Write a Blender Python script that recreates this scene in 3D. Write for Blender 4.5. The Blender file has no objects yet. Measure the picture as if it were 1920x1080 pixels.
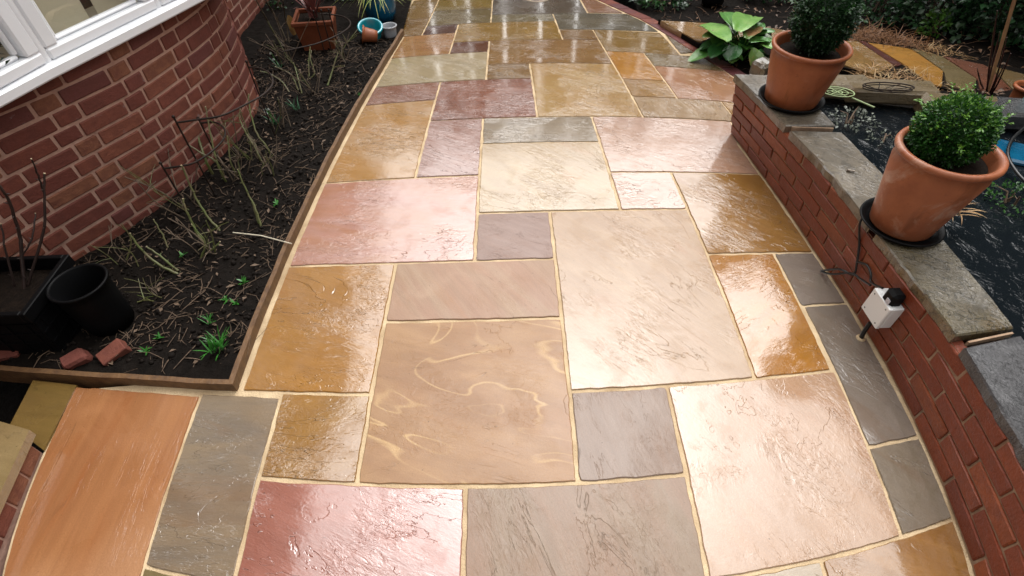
import bpy, bmesh, math, random
from mathutils import Vector, Matrix, noise

# ------------------------------------------------------------------ camera, sky, sun, exposure
S = bpy.context.scene
COL = S.collection
CAM = Vector((-0.1897, -1.1121, 1.7581))
RGT = Vector((0.999623, -0.024792, -0.011796))
UPV = Vector((0.026256, 0.737651, 0.674671))
FWD = Vector((0.008025, 0.674727, -0.738024))
FPX = 989.0
cd = bpy.data.cameras.new('camera'); cam = bpy.data.objects.new('camera', cd); COL.objects.link(cam)
cd.sensor_width = 36.0; cd.lens = FPX / 1920 * 36.0; cd.clip_start = 0.02; cd.clip_end = 500
m3 = Matrix((RGT, UPV, -FWD)).transposed()
cam.matrix_world = Matrix.Translation(CAM) @ m3.to_4x4()
S.camera = cam

SUN_ELEV, SUN_AZ = math.radians(62), math.radians(15)      # azimuth clockwise from +Y
world = bpy.data.worlds.new('World'); S.world = world; world.use_nodes = True
nt = world.node_tree; nt.nodes.clear()
sky = nt.nodes.new('ShaderNodeTexSky'); sky.sky_type = 'NISHITA'; sky.sun_disc = False
sky.sun_elevation = SUN_ELEV; sky.sun_rotation = SUN_AZ
sky.air_density = 1.0; sky.dust_density = 6.0; sky.ozone_density = 1.0
hsv = nt.nodes.new('ShaderNodeHueSaturation'); hsv.inputs['Saturation'].default_value = 0.06   # overcast: grey-white cloud
bg = nt.nodes.new('ShaderNodeBackground'); bg.inputs['Strength'].default_value = 0.15
out = nt.nodes.new('ShaderNodeOutputWorld')
nt.links.new(sky.outputs[0], hsv.inputs['Color']); nt.links.new(hsv.outputs[0], bg.inputs[0]); nt.links.new(bg.outputs[0], out.inputs[0])
sd = bpy.data.lights.new('sun', 'SUN'); sd.energy = 1.5; sd.angle = math.radians(125); sd.color = (1.0, 0.955, 0.90)
sun = bpy.data.objects.new('sun', sd); COL.objects.link(sun)
sdir = Vector((math.sin(SUN_AZ) * math.cos(SUN_ELEV), math.cos(SUN_AZ) * math.cos(SUN_ELEV), math.sin(SUN_ELEV)))
sun.rotation_euler = (-sdir).to_track_quat('-Z', 'Y').to_euler()
S.view_settings.view_transform = 'Standard'; S.view_settings.look = 'None'
S.view_settings.exposure = 0.72; S.view_settings.gamma = 1.0; S.view_settings.use_curve_mapping = False
S.cycles.use_denoising = True
S.cycles.max_bounces = 6; S.cycles.transparent_max_bounces = 8

# ------------------------------------------------------------------ helpers
R = random.Random(7)
def V(*a): return Vector(a)
def at(u, v, z=0.0):
    """point of the horizontal plane z that the photograph shows at (u, v)"""
    d = RGT * ((u - 960) / FPX) + UPV * ((540 - v) / FPX) + FWD
    return CAM + d * ((z - CAM.z) / d.z)
def zof(p, v):
    """height above p whose image row is v"""
    lo, hi = -0.5, 1.7
    for _ in range(50):
        m = (lo + hi) / 2; d = Vector((p[0], p[1], m)) - CAM
        if 540 - FPX * d.dot(UPV) / d.dot(FWD) > v: lo = m
        else: hi = m
    return (lo + hi) / 2
def ppm(p): return FPX / (Vector(p) - CAM).dot(FWD)     # photo pixels per metre at p
# gently bowed setting-out of the patio: slab modules -> metres
CX = [0.0304, -0.041, -0.0284, 0.0367, -0.0035, 0.0003, -0.0032, 1.743, -0.5468, -0.1976, 0.3492, -0.0748, -0.0149, -0.0618, 0.0915, 0.0042, -0.0317, 0.0006, -0.2398, 0.3086, 0.0216, -0.1048, 0.0173, -0.0292, 0.0005, 0.04, -0.06, 0.0004]
CY = [1.9792, 2.8575, -1.067, 0.006, 0.4027, -0.245, 0.0545, -0.0165, -0.0344, 0.0821, -0.0051, -0.0157, -0.005, -0.1741, -0.2634, 0.4683, -0.0325, -0.1103, -0.0028, 0.0183, -0.0332, 0.0007, 0.0013, 0.0514, -0.087, 0.0079, 0.0001, 0.0125]
EXPS = [(i, j) for i in range(7) for j in range(7 - i)]
def lay(x, y, z=0.0):
    a, b = x / 5, (y - 6) / 10
    f = [a ** i * b ** j for i, j in EXPS]
    return Vector((sum(c * q for c, q in zip(CX, f)), sum(c * q for c, q in zip(CY, f)), z))

class MB:
    def __init__(s): s.v = []; s.f = []; s.sm = []
    def add(s, vs, fs, smooth=False):
        o = len(s.v); s.v += [tuple(p) for p in vs]
        for f in fs: s.f.append(tuple(i + o for i in f)); s.sm.append(smooth)
    def mesh(s, name):
        me = bpy.data.meshes.new(name); me.from_pydata(s.v, [], s.f)
        me.polygons.foreach_set('use_smooth', s.sm); me.update(); return me
    def build(s, name, mat, parent=None):
        return link(name, s.mesh(name), mat, parent)
    def box(s, c, size, rot=None, bev=0.0):
        x, y, z = size[0] / 2, size[1] / 2, size[2] / 2
        c = Vector(c); M = rot or Matrix.Identity(3)
        if bev <= 0:
            P = [V(sx * x, sy * y, sz * z) for sz in (-1, 1) for sx, sy in ((-1, -1), (1, -1), (1, 1), (-1, 1))]
            s.add([c + M @ p for p in P], [(3, 2, 1, 0), (4, 5, 6, 7), (0, 1, 5, 4), (1, 2, 6, 5), (2, 3, 7, 6), (3, 0, 4, 7)])
        else:
            b = bev; P = []
            for sz in (-1, 1):
                for sx in (-1, 1):
                    for sy in (-1, 1):
                        P += [V(sx * x, sy * (y - b), sz * (z - b)), V(sx * (x - b), sy * y, sz * (z - b)), V(sx * (x - b), sy * (y - b), sz * z)]
            bm = bmesh.new()
            for p in P: bm.verts.new(p)
            bmesh.ops.convex_hull(bm, input=bm.verts); bmesh.ops.dissolve_limit(bm, angle_limit=0.01, verts=bm.verts, edges=bm.edges)
            bm.verts.index_update()
            s.add([c + M @ v.co for v in bm.verts], [[v.index for v in f.verts] for f in bm.faces]); bm.free()
    def tube(s, pts, rad, n=6, cap=True, smooth=True):
        pts = [Vector(p) for p in pts]; k = len(pts)
        rs = rad if isinstance(rad, (list, tuple)) else [rad] * k
        vs = []; ref = None
        for i, p in enumerate(pts):
            t = (pts[min(i + 1, k - 1)] - pts[max(i - 1, 0)]).normalized()
            if ref is None: ref = t.orthogonal().normalized()
            ref = (ref - t * ref.dot(t)).normalized(); b = t.cross(ref)
            for a in range(n):
                an = 2 * math.pi * a / n
                vs.append(p + (ref * math.cos(an) + b * math.sin(an)) * rs[i])
        fs = [(i * n + a, i * n + (a + 1) % n, (i + 1) * n + (a + 1) % n, (i + 1) * n + a) for i in range(k - 1) for a in range(n)]
        s.add(vs, fs, smooth)
        if cap: s.add(vs[:n], [tuple(range(n))[::-1]]); s.add(vs[-n:], [tuple(range(n))])
    def lathe(s, c, prof, n=40, M=None, smooth=True):
        c = Vector(c); M = M or Matrix.Identity(3); vs = []
        for r, z in prof:
            for a in range(n):
                an = 2 * math.pi * a / n; vs.append(c + M @ V(r * math.cos(an), r * math.sin(an), z))
        k = len(prof)
        s.add(vs, [(i * n + a, i * n + (a + 1) % n, (i + 1) * n + (a + 1) % n, (i + 1) * n + a) for i in range(k - 1) for a in range(n)], smooth)
    def prism(s, poly, z0, z1):
        n = len(poly); vs = [V(p[0], p[1], z0) for p in poly] + [V(p[0], p[1], z1) for p in poly]
        s.add(vs, [tuple(range(n))[::-1], tuple(range(n, 2 * n))] + [(i, (i + 1) % n, n + (i + 1) % n, n + i) for i in range(n)])
    def leaf(s, p, d, nrm, L, w, fold=0.25, droop=0.0):
        """a small folded leaf from p along d"""
        d = d.normalized(); sd_ = d.cross(nrm)
        if sd_.length < 1e-4: sd_ = d.orthogonal()
        sd_.normalize(); up = sd_.cross(d).normalized()
        mid = p + d * L * 0.5; tip = p + d * L - up * droop * L
        s.add([p, mid + sd_ * w / 2 + up * fold * w, tip, mid - sd_ * w / 2 + up * fold * w, mid], [(0, 4, 1), (4, 2, 1), (0, 3, 4), (4, 3, 2)], True)
    def blade(s, p, d, L, w, bend=0.5, n=5, side=None):
        """a strap leaf that arches over"""
        d = d.normalized(); hz = V(d.x, d.y, 0)
        hz = hz.normalized() if hz.length > 1e-3 else V(1, 0, 0)
        sd_ = hz.cross(V(0, 0, 1)); pts = []
        q = Vector(p); dd = d.copy()
        for i in range(n + 1):
            t = i / n; ww = w * (1 - t ** 2.2) * (0.6 + 0.8 * t if t < .5 else 1)
            pts += [q + sd_ * ww / 2, q - sd_ * ww / 2]
            dd = (dd + (hz * 0.6 - V(0, 0, 1)) * bend / n).normalized(); q = q + dd * L / n
        s.add(pts, [(2 * i, 2 * i + 1, 2 * i + 3, 2 * i + 2) for i in range(n)], True)

def link(name, data, mat=None, parent=None):
    o = bpy.data.objects.new(name, data); COL.objects.link(o)
    if mat is not None and hasattr(data, 'materials'):
        if len(data.materials) == 0: data.materials.append(mat)
    if parent: o.parent = parent
    return o
def tag(o, label, cat, group=None, kind=None):
    o['label'] = label; o['category'] = cat
    if group: o['group'] = group
    if kind: o['kind'] = kind
    return o
def thing(name, loc, label, cat, group=None):
    o = bpy.data.objects.new(name, None); COL.objects.link(o); o.empty_display_size = .1
    tag(o, label, cat, group); return o      # empties stay at the origin of their meshes: parts are built in world space
def structure(o): o['kind'] = 'structure'; return o
def cr(pts, n=8, closed=False):
    """Catmull-Rom through pts"""
    P = [Vector(p) for p in pts]; k = len(P); o = []
    for i in range(k if closed else k - 1):
        g = lambda j: P[j % k] if closed else P[max(0, min(k - 1, j))]
        a, b, c, d = g(i - 1), g(i), g(i + 1), g(i + 2)
        for t in range(n):
            t /= n
            o.append(0.5 * ((2 * b) + (c - a) * t + (2 * a - 5 * b + 4 * c - d) * t * t + (3 * b - a - 3 * c + d) * t ** 3))
    if not closed: o.append(P[-1])
    return o
def rotz(a): return Matrix.Rotation(a, 3, 'Z')

# ------------------------------------------------------------------ materials
class N:
    """small node-tree builder"""
    def __init__(s, name):
        s.m = bpy.data.materials.new(name); s.m.use_nodes = True; s.t = s.m.node_tree; s.t.nodes.clear()
        s.o = s.t.nodes.new('ShaderNodeOutputMaterial'); s.b = s.t.nodes.new('ShaderNodeBsdfPrincipled')
        s.t.links.new(s.b.outputs[0], s.o.inputs[0])
    def n(s, typ, **kw):
        x = s.t.nodes.new('ShaderNode' + typ)
        for k, v in kw.items():
            if k in x.inputs.keys():
                i = x.inputs[k]
                if isinstance(v, bpy.types.NodeSocket): s.t.links.new(v, i)
                else: i.default_value = v
            else: setattr(x, k, v)
        return x
    def l(s, a, b): s.t.links.new(a, b)
    def obj(s): return s.n('TexCoord').outputs['Object']
    def map(s, vec, scale=(1, 1, 1), rot=(0, 0, 0), loc=(0, 0, 0)):
        x = s.n('Mapping'); s.l(vec, x.inputs['Vector'])
        x.inputs['Scale'].default_value = scale; x.inputs['Rotation'].default_value = rot; x.inputs['Location'].default_value = loc
        return x.outputs[0]
    def noise(s, vec, scale, detail=4, rough=.55, dist=0, fac=True):
        x = s.n('TexNoise', Scale=scale, Detail=detail, Roughness=rough, Distortion=dist); s.l(vec, x.inputs['Vector'])
        return x.outputs['Fac'] if fac else x.outputs['Color']
    def math(s, op, a, b=0.0, c=0.0):
        x = s.n('Math', operation=op)
        for i, q in enumerate((a, b, c)):
            if isinstance(q, bpy.types.NodeSocket): s.l(q, x.inputs[i])
            else: x.inputs[i].default_value = q
        return x.outputs[0]
    def rng(s, a, f0, f1, t0, t1, kind='LINEAR'):
        x = s.n('MapRange', interpolation_type=kind); s.l(a, x.inputs[0])
        for i, q in enumerate((f0, f1, t0, t1)): x.inputs[i + 1].default_value = q
        return x.outputs[0]
    def mix(s, f, a, b, mode='MIX'):
        x = s.n('MixRGB', blend_type=mode)
        for i, q in enumerate((f, a, b)):
            if isinstance(q, bpy.types.NodeSocket): s.l(q, x.inputs[i])
            else: x.inputs[i].default_value = q if i == 0 else (*q, 1)
        return x.outputs[0]
    def bump(s, h, dist=.01, strength=1.0, normal=None):
        x = s.n('Bump', Distance=dist, Strength=strength); s.l(h, x.inputs['Height'])
        if normal is not None: s.l(normal, x.inputs['Normal'])
        return x.outputs[0]
    def set(s, **kw):
        for k, v in kw.items():
            i = s.b.inputs[k.replace('_', ' ')]
            if isinstance(v, bpy.types.NodeSocket): s.l(v, i)
            elif isinstance(v, tuple) and len(v) == 3: i.default_value = (*v, 1)
            else: i.default_value = v
        return s.m

def plain(name, c1, c2=None, scale=8, rough=.5, bump=.002, bscale=40, spec=.5, coat=0, rnd=0.0):
    k = N(name); p = k.obj(); c2 = c2 or tuple(q * .7 for q in c1)
    f = k.rng(k.noise(p, scale, 5), .3, .7, 0, 1); c = k.mix(f, c1, c2)
    if rnd:
        r = k.n('ObjectInfo').outputs['Random']
        c = k.mix(1.0, c, k.n('CombineColor', Red=k.rng(r, 0, 1, 1 - rnd, 1 + rnd), Green=k.rng(r, 0, 1, 1 - rnd, 1 + rnd), Blue=k.rng(r, 0, 1, 1 - rnd, 1 + rnd)).outputs[0], 'MULTIPLY')
    k.set(Base_Color=c, Roughness=rough, Specular_IOR_Level=spec, Coat_Weight=coat, Coat_Roughness=.05)
    if bump: k.set(Normal=k.bump(k.noise(p, bscale, 4), bump))
    return k.m

def leafmat(name, c1, c2, c3=None, scale=30, rough=.35, trans=.25):
    k = N(name); p = k.obj()
    f = k.rng(k.noise(p, scale, 2), .35, .65, 0, 1); c = k.mix(f, c1, c2)
    if c3: c = k.mix(k.rng(k.noise(p, scale * .35, 2), .52, .66, 0, 1), c, c3)
    k.set(Base_Color=c, Roughness=rough, Specular_IOR_Level=.5)
    tr = k.n('BsdfTranslucent'); k.l(c, tr.inputs[0])
    mx = k.n('MixShader'); mx.inputs[0].default_value = trans
    k.l(k.b.outputs[0], mx.inputs[1]); k.l(tr.outputs[0], mx.inputs[2]); k.l(mx.outputs[0], k.o.inputs[0])
    return k.m

WET_SPEC = 0.3
def stone(name, c1, c2, rot=0.0, band=(1.0, 3.0), step=5.0, riven=.006, rough=(.16, .34), seed=0.0, vein=None, fine=1.0, coat=1.0, dry=1.0, rust=.35, swirl=None, film=1.0, lines=.5, dirt=0.0):
    """rain-wet riven sandstone: clouded bands, rust, grit, bedding ledges, and a film of water over it"""
    k = N(name); p0 = k.obj(); p = k.map(p0, rot=(0, 0, rot), loc=(seed * 3.1, seed * 1.7, 0)); q = k.map(p, scale=(band[0], band[1], 1))
    cl = k.noise(q, 1.6, 6, .6, 1.0)
    c = k.mix(k.rng(cl, .36, .64, 0, 1, 'SMOOTHSTEP'), c1, c2)
    # finer bedding bands inside each colour
    fb = k.noise(k.map(p, scale=(band[0] * 1.2, band[1] * 3.2, 1)), 3.2, 5, .65, .7)
    c = k.mix(k.rng(fb, .38, .66, 0, .45), c, tuple(x * .74 for x in c2))
    c = k.mix(k.rng(k.noise(p, 3.4, 5, .62, .6), .55, .70, 0, .30), c, tuple(min(.8, x * 1.28 + .02) for x in c1))
    if rust: c = k.mix(k.rng(k.noise(k.map(q, loc=(4.2, 7.7, 0)), 1.9, 5, .62, 1.2), .57, .69, 0, rust), c, (c1[0] * .85, c1[1] * .56, c1[2] * .33))
    if vein:
        vv = k.n('TexWave', Scale=vein[1], Distortion=vein[2], Detail=3.0, wave_type='BANDS'); k.l(q, vv.inputs['Vector']); vv.inputs['Detail Scale'].default_value = .8
        c = k.mix(k.rng(vv.outputs['Fac'], .86, 1.0, 0, .35), c, vein[0])
    if swirl:
        sw = k.math('FRACT', k.math('MULTIPLY', k.noise(k.map(p, scale=(1, 1.7, 1)), 1.25, 3, .42, 1.3), swirl[1])); ln = k.math('ABSOLUTE', k.math('SUBTRACT', sw, .5))
        fade = k.rng(k.noise(p, 2.7, 3), .40, .60, .15, 1)
        c = k.mix(k.math('MULTIPLY', k.rng(ln, .0, .075, .65, 0, 'SMOOTHSTEP'), fade), c, swirl[0])
    sp = k.noise(p, 190, 3, .7); c = k.mix(k.rng(sp, .34, .70, .0, .42), c, tuple(x * .60 for x in c1))
    pit = k.noise(p, 44, 4, .7); c = k.mix(k.rng(pit, .675, .71, 0, .7), c, tuple(x * .28 for x in c1))
    if dirt:
        c = k.mix(k.rng(k.noise(p, 26, 6, .72, .8), .50, .60, 0, dirt), c, tuple(x * .25 for x in c1))
        c = k.mix(k.rng(k.noise(p, 5, 5, .65, .6), .45, .65, 0, dirt * .7), c, tuple(x * .5 for x in c2))
    # bedding ledges: terraced noise, each terrace edge a thin crack-like step
    h = k.noise(k.map(p, scale=(band[0] * .9, band[1] * .9, 1)), 1.5, 6, .62, 1.0)
    hs = k.math('MULTIPLY', h, step * 2); fr = k.math('FRACT', hs); fl = k.math('FLOOR', hs)
    ter = k.math('ADD', fl, k.rng(fr, 0, .06, 0, 1, 'SMOOTHSTEP'))
    area = k.rng(k.noise(p, 2.3, 3), .44, .60, 0, 1, 'SMOOTHSTEP')
    dk = k.math('MULTIPLY', k.math('MULTIPLY', k.rng(k.math('ABSOLUTE', k.math('SUBTRACT', fr, .03)), .0, .05, lines, 0), area), k.rng(k.noise(p, 14, 3), .42, .6, 0, 1))
    c = k.mix(dk, c, tuple(x * .30 for x in c1))
    rip = k.noise(k.map(p, scale=(band[0], band[1] * 1.4, 1)), 30, 5, .62, .8)
    gr = k.noise(p, 120, 4, .65)
    cr2 = k.math('MULTIPLY', k.noise(k.map(p, scale=(band[0], band[1], 1)), 5.0, 5, .62, 1.4), 9.0)
    ter2 = k.math('ADD', k.math('FLOOR', cr2), k.rng(k.math('FRACT', cr2), 0, .12, 0, 1, 'SMOOTHSTEP'))
    area2 = k.rng(k.noise(p, 3.1, 3, .5, .3), .46, .60, 0, 1, 'SMOOTHSTEP')
    nb = k.bump(ter, riven * .40, k.math('MULTIPLY', area, .9))
    nb = k.bump(ter2, riven * .20 * fine, k.math('MULTIPLY', area2, .8), nb)
    nr = k.bump(rip, riven * .5 * fine, k.math('ADD', k.math('MULTIPLY', area, .5), .2), nb)
    nr = k.bump(gr, .0011 * fine, .6, nr)
    # water film: fills the grain, broken where the stone is rough
    wv = k.noise(k.map(p, scale=(band[0], band[1] * .8, 1)), 17, 4, .6, 1.0)
    brk = k.math('ADD', k.math('MULTIPLY', area2, .75), .14)
    nw = k.bump(wv, .0042 * film, k.math('MULTIPLY', brk, .8), nb)
    nw = k.bump(rip, riven * .30 * fine * film, k.math('MULTIPLY', brk, .7), nw)
    rg = k.rng(k.noise(p, 5, 3), .35, .7, rough[0], rough[1])
    wet = k.rng(k.noise(k.map(p, loc=(9, 2, 0)), 6.5, 5, .65, .5), .36, .50, coat * dry * .72, coat * dry, 'SMOOTHSTEP')
    k.set(Base_Color=c, Roughness=rg, Specular_IOR_Level=WET_SPEC * (.4 + .6 * dry), Normal=nr, Coat_Weight=wet, Coat_Roughness=.025 + .12 * (1 - dry), Coat_IOR=1.95)
    k.l(nw, k.b.inputs['Coat Normal'])
    return k.m

M = {}
def brickmat(name, cols, mott, rough=.75, spec=.3, grime=None):
    k = N(name); p = k.obj(); r = k.n('ObjectInfo').outputs['Random']
    ramp = k.n('ValToRGB'); e = ramp.color_ramp; e.interpolation = 'CONSTANT'
    for i, c in enumerate(cols):
        el = e.elements[i] if i < 2 else e.elements.new(i / len(cols))
        el.position = i / len(cols); el.color = (*c, 1)
    k.l(r, ramp.inputs[0])
    off = k.n('VectorMath', operation='ADD'); k.l(p, off.inputs[0])
    cmb = k.n('CombineXYZ'); k.l(k.math('MULTIPLY', r, 37.0), cmb.inputs[0]); k.l(cmb.outputs[0], off.inputs[1]); p = off.outputs[0]
    c = k.mix(k.rng(k.noise(p, 22, 5, .65), .4, .68, 0, .75), ramp.outputs[0], mott)
    c = k.mix(k.rng(k.noise(p, 160, 3), .62, .72, 0, .6), c, tuple(q * .35 for q in mott))
    if grime: c = k.mix(k.math('MULTIPLY', k.rng(k.noise(p, 13, 6, .75, 1.0), .60, .70, 0, .9), k.rng(k.math('FRACT', k.math('MULTIPLY', r, 13.7)), .80, .82, 0, 1)), c, grime)
    h = k.math('ADD', k.noise(p, 28, 5, .65), k.math('MULTIPLY', k.noise(p, 130, 3), .4))
    k.set(Base_Color=c, Roughness=rough, Specular_IOR_Level=spec, Normal=k.bump(h, .006, .8))
    return k.m
M['bay_brick'] = brickmat('weathered_red_brick', [(.175, .051, .033), (.14, .039, .027), (.20, .066, .039), (.155, .045, .032), (.21, .082, .045), (.13, .040, .034), (.175, .054, .034)], (.11, .034, .025), grime=(.24, .18, .17))
M['bay_mortar'] = plain('pink_mortar', (.46, .28, .215), (.35, .20, .15), 30, .9, .003, 60, .2)
M['wall_brick'] = brickmat('smooth_red_brick', [(.215, .045, .015), (.175, .034, .012), (.25, .060, .019), (.155, .030, .012), (.20, .050, .017)], (.15, .033, .014), .45, .35)
M['wall_mortar'] = plain('brown_mortar', (.36, .25, .165), (.22, .14, .09), 30, .85, .003, 60, .3)
M['mortar'] = plain('buff_jointing', (.62, .48, .30), (.36, .25, .14), 7, .75, .004, 140, .3)
M['soil'] = plain('wet_dark_soil', (.005, .004, .0032), (.010, .0075, .006), 18, .8, .012, 26, .06)
M['clod'] = plain('soil_clods', (.006, .0047, .0037), (.014, .010, .008), 40, .75, .003, 90, .1)
M['twig'] = plain('dead_twigs', (.17, .115, .075), (.07, .045, .03), 60, .7, .001, 90, .3)
M['timber'] = plain('weathered_timber', (.16, .085, .036), (.085, .043, .02), 30, .5, .003, 70, .4)
M['upvc'] = plain('white_upvc', (.80, .81, .83), (.77, .78, .81), 3, .25, 0, spec=.5)
M['gasket'] = plain('black_gasket', (.02, .02, .02), None, 3, .6, 0)
M['cream'] = plain('cream_interior', (.50, .46, .33), (.44, .40, .28), 4, .8, .001)
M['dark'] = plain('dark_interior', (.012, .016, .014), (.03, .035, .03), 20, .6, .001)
M['terra'] = plain('terracotta', (.33, .105, .040), (.25, .073, .028), 9, .42, .0015, 50, .45)
M['terra2'] = plain('stained_terracotta', (.34, .115, .050), (.24, .075, .034), 7, .48, .0015, 50, .4)
def aged(name, c1, c2, bloom):
    k = N(name); p = k.obj(); c = k.mix(k.rng(k.noise(p, 7, 5, .6), .35, .65, 0, 1), c1, c2)
    st = k.noise(k.map(p, scale=(14, 14, 2.2)), 1.0, 4, .6, .4); c = k.mix(k.rng(st, .54, .66, 0, .55), c, tuple(x * .42 for x in c1))
    c = k.mix(k.rng(k.noise(p, 4.5, 6, .68, .5), .56, .70, 0, bloom), c, (.46, .30, .22))
    c = k.mix(k.rng(k.noise(p, 60, 3), .62, .70, 0, .35), c, tuple(x * .5 for x in c1))
    k.set(Base_Color=c, Roughness=k.rng(st, .4, .6, .5, .3), Specular_IOR_Level=.45, Normal=k.bump(k.noise(p, 45, 5), .002, .6)); return k.m
M['terra'] = aged('weathered_terracotta', (.34, .105, .040), (.25, .073, .028), .25)
M['terra2'] = aged('lime_bloomed_terracotta', (.35, .115, .048), (.25, .078, .034), .85)
M['terra_dark'] = plain('brown_red_plastic', (.19, .055, .024), (.15, .042, .018), 8, .4, .001, 50, .4)
M['blackplastic'] = plain('black_plastic', (.002, .002, .0022), (.0035, .0035, .004), 8, .5, .0005, 60, .12)
M['blackiron'] = plain('black_metal', (.008, .007, .006), (.03, .016, .011), 40, .6, .0005, 90, .2)
M['rubber'] = plain('black_cable', (.008, .008, .008), None, 10, .35, 0)
M['whitebox'] = plain('white_plastic', (.72, .73, .72), (.68, .69, .68), 5, .3, 0)
M['greybox'] = plain('grey_plastic', (.33, .34, .36), (.28, .29, .31), 6, .4, .0005)
M['blueglaze'] = plain('blue_glaze', (.005, .105, .20), (.004, .06, .13), 6, .12, .001, 30, .6, .6)
M['turq'] = plain('turquoise_glaze', (.012, .30, .36), (.010, .22, .28), 6, .12, .001, 30, .6, .6)
M['wetgravel'] = plain('compost', (.008, .006, .005), (.016, .011, .008), 50, .85, .006, 60, .05)
M['coping'] = stone('coping_grey_stone', (.165, .135, .095), (.125, .105, .08), .6, (1, 1.5), 7, .005, (.25, .5), 2.2, None, 1.6, .8, .8, .6, lines=.9, dirt=.7)
M['coping_wet'] = stone('coping_mossy_wet_stone', (.115, .085, .032), (.14, .118, .082), .3, (2.2, 2.6), 9, .010, (.12, .3), 4.6, None, 2.2, .7, 1.0, .7, film=2.0, lines=.95, dirt=.75)
M['coping_dark'] = stone('coping_blue_grey_stone', (.045, .044, .047), (.072, .07, .072), .9, (2.4, 2.8), 10, .010, (.15, .35), 7.6, None, 2.4, .45, .7, .25, film=2.0, lines=.95, dirt=.6)
M['rock'] = stone('pond_edge_stone', (.13, .095, .05), (.19, .145, .09), .2, (1, 1.5), 6, .006, (.25, .5), 9.1, None, 1.6, .5, .6, .7, lines=.9)

# ------------------------------------------------------------------ the ground
def grid(name, x0, x1, y0, y1, nx, ny, zf, mat, inside=None):
    mb = MB(); vs = []
    for j in range(ny + 1):
        for i in range(nx + 1):
            x, y = x0 + (x1 - x0) * i / nx, y0 + (y1 - y0) * j / ny; vs.append(V(x, y, zf(x, y)))
    fs = []
    for j in range(ny):
        for i in range(nx):
            if inside and not inside(x0 + (x1 - x0) * (i + .5) / nx, y0 + (y1 - y0) * (j + .5) / ny): continue
            a = j * (nx + 1) + i; fs.append((a, a + 1, a + nx + 2, a + nx + 1))
    mb.add(vs, fs, True); return mb.build(name, mat)
g = MB(); g.add([V(-120, -120, -.30), V(120, -120, -.30), V(120, 120, -.30), V(-120, 120, -.30)], [(0, 1, 2, 3)])
structure(g.build('ground', M['soil']))

# ------------------------------------------------------------------ patio: bed of mortar + every slab
EDGE_L = -3.5
def bandx(y):
    """outer (right) limit of the patio, in modules"""
    P = [(-3.3, 3.80), (-1, 3.80), (0, 3.80), (2, 3.68), (4, 3.62), (5.9, 3.60), (6.3, 4.6), (7.2, 5.1), (8.4, 5.02), (9.2, 4.84), (10.06, 4.56), (10.6, 4.42), (12.1, 4.09), (13.55, 3.73), (14.3, 3.42), (16.2, 2.75), (18.5, 1.9)]
    for (a, b), (c, d) in zip(P, P[1:]):
        if a <= y <= c: return b + (d - b) * (y - a) / (c - a)
    return P[-1][1]
mb = MB()
rows = [-3.3 + .35 * i for i in range(63)]
vs = []; fs = []
for y in rows:
    xl = -6.22 if y < 0 else (-3.62 if y < 12.2 else -5.2); xr = bandx(y) + .3
    for i in range(13): vs.append(lay(xl + (xr - xl) * i / 12, y, -.006))
for j in range(len(rows) - 1):
    for i in range(12): a = j * 13 + i; fs.append((a, a + 1, a + 14, a + 13))
mb.add(vs, fs)
patio = structure(mb.build('patio', M['mortar']))

def slabmesh(poly, gap=.0205, sub=.045, wob=.010, thick=.03):
    """poly in modules (counter-clockwise): worn irregular arris, laid on the bed"""
    n = len(poly); cen = Vector((sum(p[0] for p in poly) / n, sum(p[1] for p in poly) / n, 0))
    P = [Vector((p[0], p[1], 0)) for p in poly]
    # inset every edge by gap
    ins = []
    for i in range(n):
        a, b, c = P[i - 1], P[i], P[(i + 1) % n]
        d1, d2 = (b - a).normalized(), (c - b).normalized()
        n1, n2 = V(-d1.y, d1.x, 0), V(-d2.y, d2.x, 0)
        bi = n1 + n2; bi = bi / max(.3, bi.dot(n1) if bi.dot(n1) > 0 else 1)
        ins.append(b + bi * gap)
    sd_ = R.uniform(0, 99); ring = []
    for i in range(n):
        a, b = ins[i], ins[(i + 1) % n]; L = (b - a).length; k = max(2, int(L / sub)); d = (b - a) / L; nn = V(-d.y, d.x, 0)
        cr_ = R.uniform(.0, .014)                              # rounded corner
        for t in range(k):
            q = a + d * L * t / k
            w = noise.noise((q.x * 4 + sd_, q.y * 4, sd_)) * wob + noise.noise((q.x * 13 + sd_, q.y * 13, 3.3)) * wob * .7 + max(0, noise.noise((q.x * 5 + sd_, q.y * 5, 8.8)) - .35) * wob * 2.2
            if t == 0: q = q + (d + V(-(ins[i - 1] - a).normalized().x * -1, -(ins[i - 1] - a).normalized().y * -1, 0)) * cr_ * .5
            ring.append(q + nn * w)
    mb = MB(); k = len(ring)
    tilt = R.uniform(-.0006, .0006)
    outer = [lay(p.x, p.y, -.0025) for p in ring]
    inner = [lay(*(p + (cen - p).normalized() * .008).xy, tilt) for p in ring]
    bot = [lay(p.x, p.y, -thick) for p in ring]
    mb.add(outer + inner + bot, [tuple(range(k, 2 * k))] + [(i, (i + 1) % k, k + (i + 1) % k, k + i) for i in range(k)] + [(2 * k + i, 2 * k + (i + 1) % k, (i + 1) % k, i) for i in range(k)])
    return mb
def rect(x0, x1, y0, y1): return [(x0, y0), (x1, y0), (x1, y1), (x0, y1)]
def rectb(x0, y0, y1): return [(x0, y0), (bandx(y0), y0)] + ([(bandx((y0 + y1) / 2), (y0 + y1) / 2)]) + [(bandx(y1), y1), (x0, y1)]
OCH, OCH2 = (.40, .195, .040), (.30, .135, .026)
GRY, GRY2 = (.225, .185, .155), (.25, .205, .165)
E_ = EDGE_L
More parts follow.
